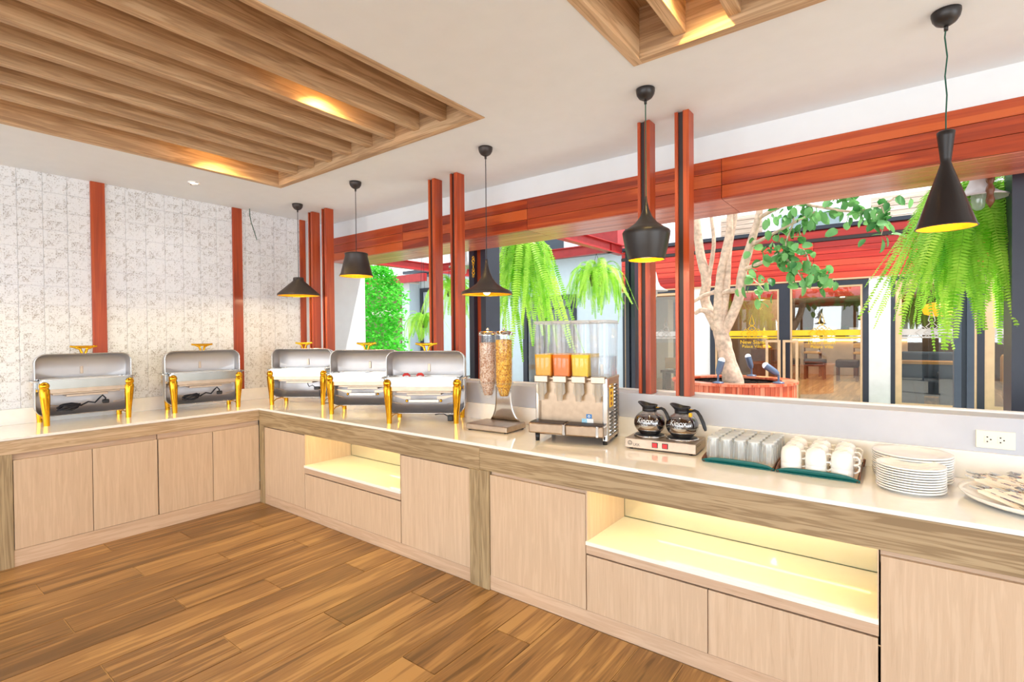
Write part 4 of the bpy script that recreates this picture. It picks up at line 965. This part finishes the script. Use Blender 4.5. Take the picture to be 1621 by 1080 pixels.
# ---- lobby interior
wb('floor_lobby', (-2, 9.5, FY+.1, 21, -.1, .0), mat='inwood')
wb('ceiling_lobby', (-2, 9.5, FY+.3, 21, 2.66, 2.8), mat='pure')
wb('wall_lobby_back', (-2, 9.5, 20.6, 20.8, 0, 2.7), mat='lobbyw'); wb('wall_lobby_left', (-2, -1.9, FY+.3, 21, 0, 2.7), mat='lobbyw'); wb('wall_lobby_divider', (4.45, 4.6, FY+.3, 13.0, 0, 2.7), (9.4, 9.5, FY+.3, 21, 0, 2.7), mat='lobbyw')
wb('trim_lobby', (.5, 4.4, 12.2, 12.5, 2.38, 2.66), mat='redb')
wb('wall_lobby_partition', (.2, 2.1, 14.2, 14.3, 0, 2.66), mat='brownw')
for n, (x, y) in enumerate([(1.9, 11.3), (3.3, 11.3), (2.3, 14.5), (4.0, 14.5), (3.2, 17.5)]):
    t = thing('lobby_downlight', ['round ceiling light just inside the left entrance door', 'round ceiling light just inside the right entrance door', 'round ceiling light deeper in the lobby, above the statue side', 'round ceiling light deeper in the lobby on its right side', 'round ceiling light near the reception counter'][n], 'downlight', (x, y, 2.65), group='lobby ceiling lights'); part('lens', MB().lathe([(0, 0), (.07, 0), (.07, .01), (0, .01)], n=18), 'downl', t)
area('lobby_light', (3.0, 14.5, 2.6), (3, 14.5, 0), 3.5, 6, 170, (1, .88, .70)); area('lobby_light_b', (6.8, 12.5, 2.6), (6.8, 12.5, 0), 3, 3, 60, (1, .92, .82))
t = thing('reception_counter', 'stone reception counter with a warm lit edge inside the lobby', 'counter')
part('front', MB().box(1.4, 4.9, 19.0, 19.6, 0, 1.20), 'counterm', t); part('top', MB().box(1.3, 5.0, 18.85, 19.7, 1.27, 1.33), 'pure', t); part('light_strip', MB().box(1.4, 4.9, 18.92, 18.96, 1.20, 1.26), 'warmglow', t)
def barchair(x, y, label):
    t = thing('lobby_chair', label, 'chair', (x, y, 0), group='tall chairs at the reception counter')
    for sx in (-.22, .22):
        for sy in (-.2, .2): part('leg', MB().box(sx-.02, sx+.02, sy-.02, sy+.02, 0, .78 if sy > 0 else 1.2), 'chairw', t)
    part('seat', MB().box(-.25, .25, -.23, .23, .78, .86), 'cushion', t, bevel=.02); part('backrest', MB().box(-.24, .24, -.24, -.19, .98, 1.14), 'cushion', t, bevel=.02); part('top_rail', MB().box(-.25, .25, -.23, -.20, 1.15, 1.2), 'chairw', t)
barchair(2.30, 18.0, 'left tan lobby chair with timber frame seen through the right door'); barchair(3.72, 18.0, 'right tan lobby chair with timber frame seen through the right door')
def ottoman(x, y, label):
    t = thing('ottoman', label, 'stool', (x, y, 0), group='dark ottomans in the lobby')
    part('cushion', MB().box(-.30, .30, -.28, .28, .42, .66), 'darkuph', t, bevel=.05)
    for sx in (-.25, .25):
        for sy in (-.23, .23): part('leg', MB().box(sx-.03, sx+.03, sy-.03, sy+.03, 0, .42), 'chairw', t)
for n, (x, y) in enumerate(((1.75, 16.8), (2.5, 16.8), (3.4, 16.6), (4.1, 16.2))): ottoman(x, y, ['far left', 'second', 'third', 'far right'][n]+' dark leather ottoman in the row inside the lobby')
for n, (x, m_) in enumerate(((2.7, 'pure'), (3.45, 'pure'))):
    t = thing('counter_sign', ['left', 'right'][n]+' white card standing on the reception counter', 'sign', (x, 19.1, 1.33)); part('card', MB().box(-.17, .17, -.01, .01, 0, .34), m_, t)
def potplant(x, y, z, label, s=1.0, cat='plant'):
    t = thing('potted_plant', label, cat, (x, y, z), group='potted plants in the lobby'); part('pot', MB().lathe([(0, 0), (.08*s, 0), (.11*s, .16*s), (.10*s, .16*s), (.09*s, .13*s), (0, .13*s)], n=14), 'darkuph', t); mb = MB(); rr = random.Random(int(x*77))
    for q in range(70):
        a = rr.uniform(0, 2*pi); el = rr.uniform(.2, 1.4); L = rr.uniform(.12, .3)*s; c = Vector((L*cos(a)*cos(el), L*sin(a)*cos(el), .14*s+L*sin(el))); d = Vector((-sin(a), cos(a), 0))*.03*s; e = Vector((cos(a), sin(a), .3))*.05*s
        mb.add([c-e, c-d, c+e, c+d], [(0, 1, 2, 3)])
    part('foliage', mb, 'bush', t, fix=False, kind='stuff')
potplant(3.15, 19.3, 1.33, 'round purple-leaved plant between the white cards on the counter', 1.0)
for n, x in enumerate((1.95, 2.35, 4.1, 4.55)): potplant(x, 19.4, 1.33, ['leftmost', 'second', 'third', 'rightmost'][n]+' small green plant on the reception counter', .9)
t = thing('golden_statue', 'small golden seated statue glowing inside the left entrance door', 'statue', (1.62, 13.6, 1.05))
part('figure', MB().lathe([(0, 0), (.20, 0), (.21, .05), (.14, .10), (.13, .16), (.15, .28), (.13, .34), (.05, .38), (.05, .40), (.075, .44), (.07, .50), (.03, .54), (.012, .60), (0, .62)], n=16), 'gold', t); part('plinth', MB().box(-.3, .3, -.25, .25, -1.05, 0), 'chairw', t)
point('statue_light', (1.62, 13.2, 2.2), 30, (1, .65, .15), .05)
t = thing('lobby_pendant', 'round amber lamp glowing behind the large fern, inside the right window', 'lamp', (5.34, 11.4, 1.83)); part('shade', MB().lathe([(.10, .0), (.24, .04), (.28, .14), (.24, .24), (.10, .28), (0, .285)], n=24), 'amber', t); part('cord', MB().tube([(0, 0, .28), (0, 0, .83)], .006, 6), 'cord', t)
t = thing('grey_sofa', 'grey sofa with a low back inside the right window', 'sofa', (5.45, 12.4, 0)); part('base', MB().box(-.75, .75, -.4, .4, .1, .45), 'sofa', t, bevel=.04); part('backrest', MB().box(-.75, .75, .25, .45, .45, 1.05), 'sofa', t, bevel=.05); part('cushion', MB().box(-.1, .55, -.38, .2, .45, .62), 'sofa', t, bevel=.05)
t = thing('console_table', 'timber console table in front of the grey sofa', 'table', (5.25, 11.4, 0)); part('top', MB().box(-.6, .55, -.25, .25, .84, .90), 'cushion', t, bevel=.005); part('panel', MB().box(-.58, -.15, -.2, .2, 0, .84), 'sofa', t); part('panel', MB().box(.1, .5, -.2, .2, 0, .84), 'sofa', t)
t = thing('beige_armchair', 'tan armchair inside the far right window', 'chair', (6.7, 11.6, 0)); part('seat', MB().box(-.35, .35, -.35, .35, .1, .48), 'cushion', t, bevel=.06); part('backrest', MB().box(-.38, .38, .2, .4, .4, 1.05), 'cushion', t, bevel=.08)
t = thing('wooden_bench', 'wooden bench behind the window left of the tree', 'bench', (.1, 11.4, 0)); part('seat', MB().box(-.6, .6, -.2, .2, .45, .52), 'chairw', t); part('leg', MB().box(-.55, -.45, -.2, .2, 0, .45), 'chairw', t); part('leg', MB().box(.45, .55, -.2, .2, 0, .45), 'chairw', t); part('back_panel', MB().box(-.6, .6, .15, .2, .55, .85), 'cushion', t)
# ---- pale blue wing on the left
wb('wall_pale_wing', (-8.6, -4.15, FY, FY+.3, 0, 3.62), (-2.35, -.98, FY, FY+.3, 0, 3.62), (-4.15, -2.35, FY, FY+.3, 2.62, 3.62), mat='paleb')
wb('roof_canopy', (-8.9, -1.0, FY-.5, FY+.4, 3.62, 3.72), mat='slate')
o = framed('window_5', '', -4.15, -2.35, 0, 2.62, inner=None, fw_=.14, film=None)
part('mullion', MB().box(-3.50, -3.38, FY-.05, FY+.05, .06, 2.48).box(-4.0, -2.5, FY-.05, FY+.05, 2.22, 2.30), 'navy', o); part('blind', MB().box(-4.0, -2.5, FY+.2, FY+.22, 0, 2.6), 'navy', o)
framed('window_6', '', -8.55, -7.5, .3, 3.15, inner=None, fw_=.14, film=None)
wb('wall_behind_windows', (-9, -2, FY+.8, FY+.9, 0, 3.6), mat='slate')
wb('wall_wing_pillar', (-9.0, -8.62, FY-.45, FY+.2, 0, 3.3), mat='paleb')
wb('wall_wash_area', (-15.5, -8.9, FY+1.2, FY+1.4, 0, 3.4), mat='brownw')
wb('roof_wash_area', (-15.5, -8.0, FY-.6, FY+1.4, 3.4, 3.5), mat='ceil'); wb('trim_wash_area', (-11.2, -7.6, FY-.75, FY-.6, 3.30, 3.55), mat='redstl')
wb('trim_wash_band', (-15.5, -8.95, FY+1.16, FY+1.2, 2.15, 2.72), mat='chairw'); wb('trim_wash_band_white', (-15.5, -8.95, FY+1.12, FY+1.16, 2.28, 2.55), mat='pure')
t = thing('wash_counter', 'dark outdoor washing counter with arched taps', 'counter'); part('top', MB().box(-14, -8.95, FY+.5, FY+1.15, .98, 1.05), 'brownw', t); part('cupboard', MB().box(-14, -8.95, FY+.55, FY+1.12, 0, .98), 'brownw', t)
for n, x in enumerate((-11.35, -10.55, -10.15)):
    t = thing('kitchen_tap', ['left', 'middle', 'right'][n]+' arched chrome tap on the outdoor washing counter', 'tap', (x, FY+.95, 1.05), group='arched taps'); part('spout', MB().tube([(0, 0, 0), (0, 0, .22)]+[(0, -.09+.09*cos(a), .22+.09*sin(a)) for a in (.4, .9, 1.57, 2.2, 2.8)]+[(0, -.18, .16)], .016, 8), 'chrome', t); part('lever', MB().tube([(.0, 0, .06), (.09, 0, .10)], .012, 6), 'chrome', t)
# white building far behind on the left
wb('wall_white_building', (-14, -1.5, 14.5, 15.0, 0, 8.5), mat='pure')
t = thing('far_window', 'small dark-framed window high on the white building behind', 'window', (-6.75, 14.5, 5.0)); part('frame', MB().box(-.6, .6, -.08, 0, 0, 1.5), 'navy', t); part('pane', MB().box(-.5, .5, -.1, -.08, .1, 1.4), 'paleb', t)
t = thing('air_conditioner', 'white outdoor air-conditioner unit on the flat roof', 'air conditioner', (-2.75, 10.2, 3.74)); part('casing', MB().box(-.75, .45, -.3, .3, 0, .62), 'pure', t, bevel=.02); part('grille', MB().box(-.65, .0, -.31, -.3, .08, .54), 'slate', t)
t = thing('red_roof_box', 'red boxed structure beside the air conditioner', 'box', (-1.65, 10.25, 3.74)); part('box', MB().box(-.5, .5, -.3, .3, 0, .60), 'redstl', t, bevel=.01)
# ---- pergola of steel beams and columns
def ibeam(name, p, q, h, w_, mat, label, cat='beam', group=None):
    p, q = Vector(p), Vector(q); d = (q-p); L = d.length; d.normalize(); side = d.cross(Vector((0, 0, 1))).normalized()*w_/2; u_ = Vector((0, 0, 1)); t = thing(name, label, cat, (0, 0, 0), 0, group)
    def bar(n, z0, z1, k):
        s_ = side*k; vs = [p-s_+u_*z0, p+s_+u_*z0, p+s_+u_*z1, p-s_+u_*z1, q-s_+u_*z0, q+s_+u_*z0, q+s_+u_*z1, q-s_+u_*z1]
        part(n, MB().add(vs, [(0, 1, 2, 3), (4, 5, 6, 7), (0, 1, 5, 4), (1, 2, 6, 5), (2, 3, 7, 6), (3, 0, 4, 7)]), mat, t)
    bar('flange', 0, .015, 1); bar('flange', h-.015, h, 1); bar('web', .015, h-.015, .12); return t
ibeam('pergola_beam', (.72, 1.72, 2.93), (.72, 6.2, 2.93), .17, .12, 'redstl', 'red steel beam running away from the opening above the left fern', group='red pergola beams')
ibeam('pergola_beam', (-3.6, 5.75, 2.93), (.75, 5.75, 2.93), .17, .12, 'redstl', 'red steel cross beam behind the left fern', group='red pergola beams')
ibeam('pergola_beam', (-3.55, 1.72, 2.93), (-3.55, 9.3, 2.93), .17, .12, 'redstl', 'red steel beam at the far left above the climbing shrub', group='red pergola beams')
ibeam('pergola_beam', (-3.55, 2.93, 2.93), (5.45, 2.93, 2.93), .17, .12, 'redstl', 'long red cross beam carrying the hanging ferns just outside the opening', group='red pergola beams')
ibeam('pergola_beam', (5.39, 1.72, 2.93), (5.39, 2.9, 2.93), .17, .12, 'redstl', 'short red beam above the rightmost steel column', group='red pergola beams')
def hcol(x, y, h, label, s=.24, mats=('navy', 'redz')):
    t = thing('steel_column', label, 'column', (x, y, -.012), 0, 'dark steel courtyard columns'); f_ = s/2
    part('flange', MB().box(-f_, -f_+.07, -f_, f_, 0, h), mats[0], t); part('flange', MB().box(f_-.07, f_, -f_, f_, 0, h), mats[0], t); part('core', MB().box(-f_+.07, f_-.07, -f_+.06, f_-.06, 0, h), mats[1], t)
    part('base_plate', MB().box(-f_-.04, f_+.04, -f_-.04, f_+.04, 0, .02), mats[0], t); return t
hcol(1.04, 2.0, 2.9, 'dark steel column with a red core behind the flared lamp')
hcol(5.39, 2.05, 2.94, 'black steel column at the right edge beside the large fern', mats=('navy', 'navy'), s=.30)
hcol(.87, 6.3, 4.2, 'dark steel column behind the second fern', s=.18, mats=('navy', 'navy'))
hcol(5.34, 6.2, 2.95, 'slate grey column behind the hanging fronds of the right fern', s=.19, mats=('slate', 'slate'))
# chain beside the dark column
t = thing('hanging_chain', 'knotted brass chain hanging beside the steel column', 'chain', (1.02, 1.84, 0))
for k in range(7): part('link', MB().tube([(.012*cos(a*pi/5), 0 if k % 2 else .012*cos(a*pi/5)*.0, 2.36-k*.032+.02*sin(a*pi/5)) for a in range(10)], .004, 5, closed=True).xf(Matrix.Rotation(k*pi/2*.5, 4, 'Z')), 'gold', t)
# spindle decoration at the right column
t = thing('turned_spindle', 'dark turned wooden spindle hanging beside the right column', 'ornament', (5.14, 1.86, 0))
part('spindle', MB().lathe([(0, 2.55)]+[(.012+.010*abs(sin(k*.9)), 2.53-k*.018) for k in range(14)]+[(0, 2.26)], n=10), 'chairw', t)
# ---- lantern lamps
def lantern(x, y, z, s, label):
    t = thing('bell_lantern', label, 'lamp', (x, y, z), 0, 'bell-shaped courtyard lanterns')
    part('bell_shade', MB().lathe([(.012*s, .30*s), (.03*s, .28*s), (.045*s, .22*s), (.06*s, .14*s), (.09*s, .07*s), (.14*s, .03*s), (.20*s, .0), (.20*s, -.01*s)], n=28), 'lantern', t, solid=.003)
    part('glass_jar', MB().lathe([(.05*s, .03*s), (.05*s, -.04*s), (.04*s, -.09*s), (.02*s, -.11*s), (0, -.11*s)], n=20), 'tumbler', t); part('hook', MB().tube([(0, 0, .30*s), (0, 0, 2.94-z)], .004, 6), 'black', t); part('finial', MB().sphere((0, 0, .33*s), .022*s, 10, 6), 'black', t)
lantern(.60, 2.9, 2.51, 1.0, 'pale bell-shaped lantern hanging in front of the left fern')
lantern(-.10, 2.9, 2.47, 1.0, 'bell lantern glimpsed between the middle posts and the steel column')
lantern(5.10, 2.0, 2.36, .72, 'pale bell lantern partly hidden behind the tall cone lamp')
lantern(2.62, 2.93, 1.98, .7, 'small bell lantern beside the second fern')
# ---- ferns
def frondmesh(L, lift, droop, seed, lw_=.055, reach=.5):
    rr = random.Random(seed); mb = MB(); pts = []; p = Vector((0, 0, 0)); a = radians(lift); n = 32; st = L/n
    for i in range(n+1):
        pts.append(p.copy()); u_ = min(1, (i/n)/reach); a2 = a-(a+radians(86))*(u_*u_*(3-2*u_))*(droop/150); p = p+Vector((cos(a2), rr.uniform(-.02, .02), sin(a2)))*st
    mb.tube(pts[::3]+[pts[-1]], [.0028-.0022*k/len(pts[::3]) for k in range(len(pts[::3])+1)], 3, caps=False)
    for i in range(1, n):
        t_ = (pts[i+1]-pts[i-1]).normalized(); sd = t_.cross(Vector((0, 0, 1))); sd = sd.normalized() if sd.length > .2 else Vector((0, 1, 0)); nn = sd.cross(t_); ll = lw_*(1.05-abs(i/n-.35)*1.15)*rr.uniform(.85, 1.1)
        for k in (0, .5):
            c = pts[i].lerp(pts[i+1], k)
            for s in (-1, 1):
                d = (sd*s+t_*.25+nn*(-.15+rr.uniform(-.15, .15))).normalized()*ll; w2 = t_*st*.15; mb.add([c-w2, c+d*.55-w2*1.1, c+d, c+d*.55+w2*1.1, c+w2], [(0, 1, 2, 3, 4)])
    return mb
def fern(x, y, z, s, n, label, seed, hang=2.95, spread=(0, 360), Ls=(.5, .95), wires=True, group='hanging ferns', dr=(95, 150), reach=.5):
    t = thing('hanging_fern', label, 'fern', (x, y, z), 0, group); rr = random.Random(seed)
    part('pot', MB().lathe([(0, -.16*s), (.08*s, -.16*s), (.12*s, 0), (.11*s, 0), (.09*s, -.05*s), (0, -.04*s)], n=18), 'darkuph', t)
    if hang: part('wire', MB().tube([(.1*s, 0, 0), (0, 0, hang-z)], .003, 5).tube([(-.1*s, 0, 0), (0, 0, hang-z)], .003, 5), 'black', t)
    vs = []
    for q in range(7):
        L = (Ls[0]+(Ls[1]-Ls[0])*q/6)*s; vs.append(mesh('frond', frondmesh(L, rr.uniform(20, 70), rr.uniform(*dr), seed*10+q, (.05*s+.008), reach), M['fern'], fix=False))
    for k in range(n):
        o = bpy.data.objects.new('frond', vs[k % 7]); COL.objects.link(o); o.parent = t; a = radians(spread[0]+(spread[1]-spread[0])*(k+rr.uniform(0, 1))/n)
        o.location = (.05*s*cos(a), .05*s*sin(a), 0); o.rotation_euler = (rr.uniform(-.25, .25), rr.uniform(-.3, .25), a); f_ = rr.uniform(.75, 1.1); o.scale = (f_, f_, f_)
    return t
fern(5.10, 2.40, 2.42, .96, 170, 'huge bright hanging fern cascading at the right side of the opening', 1, hang=2.93, Ls=(.75, 1.45), dr=(135, 160), reach=.27)
fern(.93, 2.93, 2.60, 1.0, 110, 'long trailing fern hanging left of the juice dispenser', 2, hang=2.94, Ls=(.8, 1.75), dr=(138, 160), reach=.24)
fern(.45, 5.75, 2.55, 1.15, 80, 'bushy hanging fern above the juice bowls', 3, hang=2.94, Ls=(.6, 1.2), dr=(130, 155))
fern(-.35, 2.93, 2.2, .8, 60, 'fern seen between the middle red posts and the steel column', 4, hang=2.94, Ls=(.6, 1.2), dr=(120, 165))
fern(-.95, 2.93, 1.75, .7, 40, 'small fern glimpsed left of the middle red posts', 5, hang=2.94, Ls=(.6, 1.0), dr=(130, 155))
# ---- climbing shrub at the left
t = thing('leafy_shrub', 'dense bright green shrub right of the white pillar', 'shrub', (-4.15, 4.6, 0)); rr = random.Random(12); mb = MB()
for q in range(8000):
    h = rr.uniform(.3, 3.0); r = (.62+.10*sin(h*3.1)+.12*sin(h*1.7+1))*(1 if h < 2.3 else 1-(h-2.3)*.9)*rr.uniform(.15, 1.0)**.5*rr.choice((.85, 1, 1.12)); a = rr.uniform(0, 2*pi); c = Vector((r*cos(a)*1.25, r*sin(a), h)); d = Vector((rr.uniform(-1, 1), rr.uniform(-1, 1), rr.uniform(-.6, .3))).normalized(); e = d.cross(Vector((rr.uniform(-1, 1), rr.uniform(-1, 1), 1))).normalized(); l_ = rr.uniform(.06, .10)
    mb.add([c, c+d*l_*.5+e*l_*.36, c+d*l_, c+d*l_*.5-e*l_*.36], [(0, 1, 2, 3)])
part('foliage', mb, 'bush', t, fix=False, kind='stuff')
for k in range(5): part('stem', MB().tube([(0, 0, 0), (.1*cos(k*1.3), .1*sin(k*1.3), .9), (.15*cos(k*1.3), .15*sin(k*1.3), 2.0)], [.03, .02, .008], 6), 'bark', t)
# ---- round timber planter with tree
PC = (2.40, 7.0)
t = thing('round_planter', 'round planter clad in upright red cedar staves with a flat rim', 'planter', (PC[0], PC[1], -.0))
part('liner', MB().lathe([(0, 0), (.93, 0), (.93, .67), (.80, .67), (.80, .60), (0, .60)], n=48), 'dark', t)
ns = 72; sv = mesh('stave', MB().box(-.039, .039, 0, .03, 0, .68), M['cedar'])
for k in range(ns):
    a = 2*pi*k/ns; o = bpy.data.objects.new('stave', sv); COL.objects.link(o); o.parent = t; o.location = (.965*cos(a), .965*sin(a), 0); o.rotation_euler = (0, 0, a+pi/2)
for k in range(12):
    a0 = 2*pi*k/12+.004; a1 = 2*pi*(k+1)/12-.004; A_ = [a0+(a1-a0)*q/6 for q in range(7)]
    part('rim_segment', MB().prism([(1.0*cos(a), 1.0*sin(a)) for a in A_]+[(.76*cos(a), .76*sin(a)) for a in A_[::-1]], .68, .72), 'cedar', t, bevel=.004)
sl = MB(); rr = random.Random(8)
sl.lathe([(0, .64), (.5, .635), (.79, .62)], n=40)
for q in range(900):
    a, r = rr.uniform(0, 2*pi), .77*rr.random()**.5; x, y = r*cos(a), r*sin(a); e = rr.uniform(.01, .03); sl.add([(x-e, y, .635), (x+e, y-e, .635), (x, y+e, .64), (x, y, .64+e)], [(0, 1, 3), (1, 2, 3), (2, 0, 3)])
part('soil', sl, 'soil', t, kind='stuff', fix=False)
BR = {'trunk': ([(2.56, 6.6, .50), (2.521, 6.6, .657), (2.463, 6.6, .916), (2.403, 6.6, 1.146), (2.314, 6.6, 1.525), (2.254, 6.6, 1.727)], [.20, .165, .14, .125, .125, .11]),
 'A': ([(2.25, 6.62, 1.62), (2.013, 6.75, 2.085), (2.036, 6.75, 2.433), (1.931, 6.75, 2.924), (1.879, 6.75, 3.49), (1.848, 6.75, 3.95)], [.10, .085, .08, .075, .065, .05]),
 'B': ([(2.284, 6.6, 1.60), (2.286, 6.6, 2.15), (2.328, 6.6, 2.57), (2.45, 6.6, 3.133), (2.471, 6.6, 3.505), (2.491, 6.6, 3.95)], [.09, .075, .065, .06, .05, .04]),
 'B2': ([(2.325, 6.62, 1.60), (2.397, 6.65, 2.354), (2.429, 6.65, 2.854), (2.53, 6.65, 3.465), (2.55, 6.65, 3.9)], [.075, .065, .055, .045, .035]),
 'C': ([(2.34, 6.6, 1.50), (2.584, 6.6, 2.031), (2.663, 6.6, 2.542), (2.798, 6.6, 3.009), (2.911, 6.6, 3.439), (2.949, 6.6, 3.85)], [.085, .075, .07, .06, .05, .04]),
 'D': ([(2.03, 6.75, 2.25), (2.165, 6.75, 3.018), (2.125, 6.75, 3.542), (2.147, 6.75, 3.9)], [.05, .035, .03, .025]),
 'E': ([(2.286, 6.6, 2.171), (2.487, 6.6, 2.223), (2.653, 6.6, 2.213)], [.045, .04, .035]),
 'F': ([(2.223, 6.6, 1.813), (2.015, 6.6, 1.916), (1.887, 6.6, 1.856)], [.05, .045, .03]),
 'G': ([(2.245, 6.6, 2.216), (2.048, 6.6, 2.163), (1.866, 6.6, 2.063)], [.04, .035, .025]),
 'H': ([(2.77, 6.6, 2.93), (3.121, 6.35, 3.023), (3.481, 6.35, 3.185), (3.71, 6.35, 3.291)], [.035, .025, .018, .01]),
 'I': ([(2.66, 6.6, 2.552), (3.076, 6.35, 2.64), (3.277, 6.35, 2.735), (3.563, 6.35, 2.743), (3.661, 6.35, 2.417)], [.035, .028, .02, .014, .008]),
 'J': ([(2.90, 6.6, 3.359), (3.381, 6.35, 3.465), (3.79, 6.35, 3.343), (4.174, 6.35, 3.221), (4.499, 6.35, 3.258), (4.672, 6.35, 3.358)], [.035, .028, .02, .016, .012, .008]),
 'K': ([(2.644, 6.6, 2.471), (2.843, 6.6, 2.354), (2.982, 6.6, 2.194)], [.02, .012, .006]),
 'L': ([(3.381, 6.35, 3.465), (3.431, 6.35, 3.192), (3.329, 6.35, 2.873), (3.354, 6.35, 2.537)], [.018, .014, .01, .006]),
 'M': ([(3.661, 6.35, 2.417), (3.789, 6.35, 2.351), (3.93, 6.35, 2.377)], [.008, .007, .005]),
 'N': ([(3.79, 6.35, 3.343), (3.985, 6.35, 3.475), (4.174, 6.35, 3.532)], [.012, .01, .006]),
 'O': ([(3.277, 6.35, 2.735), (3.48, 6.35, 2.431), (3.587, 6.35, 2.254)], [.012, .01, .006]),
 'P': ([(4.499, 6.35, 3.258), (4.534, 6.35, 3.08), (4.499, 6.35, 2.851)], [.01, .008, .005])}
t = thing('planted_tree', 'multi-stemmed pale-barked tree with broad leaves growing in the round planter', 'tree', (2.5, 6.6, .5)); rr = random.Random(21)
def smooth(P, Rr, k=4):
    o, q = [], []
    for i in range(len(P)-1):
        p0, p1, p2, p3 = [Vector(P[max(0, min(len(P)-1, i+d))]) for d in (-1, 0, 1, 2)]
        for s in range(k):
            u = s/k; o.append(.5*((2*p1)+(-p0+p2)*u+(2*p0-5*p1+4*p2-p3)*u*u+(-p0+3*p1-3*p2+p3)*u**3)); q.append(Rr[i]*(1-u)+Rr[i+1]*u)
    o.append(Vector(P[-1])); q.append(Rr[-1]); return o, q
tips = []
for k, (P, Rr) in BR.items():
    o_, q_ = smooth(P, Rr); q_ = [a*rr.uniform(.93, 1.08) for a in q_]
    if k in 'HIJLMNOPK': tips += [(p, 1.0 if k in 'JLHN' else .8) for p in o_[2:]]
    part('trunk' if k == 'trunk' else 'branch', MB().tube([p-Vector((2.5, 6.6, .5)) for p in o_], q_, 10 if k in ('trunk', 'A', 'B', 'C') else 7), 'bark', t)
lfm = []
for v in range(3):
    mb = MB(); L, w_ = .155, .048+.008*v
    mb.grid(lambda u, vv: (L*u, (vv-.5)*2*w_*math.sqrt(max(0, sin(pi*u**.8))), -.03*u*u*(1+v*.6)+.012*abs(vv-.5)*2), 6, 4); mb.tube([(-.03, 0, .0), (0, 0, 0)], .003, 3, caps=False); lfm.append(mesh('leaf', mb, M['ficus'], fix=False))
base = Vector((2.5, 6.6, .5))
for k in range(270):
    p, s = rr.choice(tips); o = bpy.data.objects.new('leaf', lfm[k % 3]); COL.objects.link(o); o.parent = t
    o.location = p-base+Vector((rr.gauss(0, .085), rr.gauss(0, .10), rr.gauss(-.02, .085))); o.rotation_euler = (rr.uniform(-1.2, 1.2), rr.uniform(-.5, 1.5), rr.uniform(0, 2*pi)); f_ = rr.uniform(.7, 1.15); o.scale = (f_, f_, f_)
# spotlights on the planter
for n, (x, y, tx, ty, lab) in enumerate([(2.39, 6.15, .05, .02, 'left small garden spotlight on the planter rim beside the trunk'), (2.52, 7.85, -.06, .0, 'garden spotlight behind the trunk on the planter'), (3.18, 6.62, -.30, -.02, 'right small garden spotlight leaning left on the planter rim')]):
    t = thing('garden_spotlight', lab, 'spotlight', (x, y, .72), 0, 'garden spotlights around the planter')
    part('base_disc', MB().lathe([(0, 0), (.09, 0), (.08, .02), (.02, .035), (0, .035)], n=18), 'fixture', t); part('stem', MB().tube([(0, 0, .03), (0, 0, .14)], .016, 8), 'fixture', t)
    d = Vector((tx, ty, .22)).normalized(); b_ = Vector((0, 0, .14))
    part('barrel', MB().tube([b_, b_+d*.06, b_+d*.22], [.028, .05, .055], 14), 'fixture', t); part('lens_dome', MB().sphere(b_+d*.225, .054, 14, 8), 'lens', t)
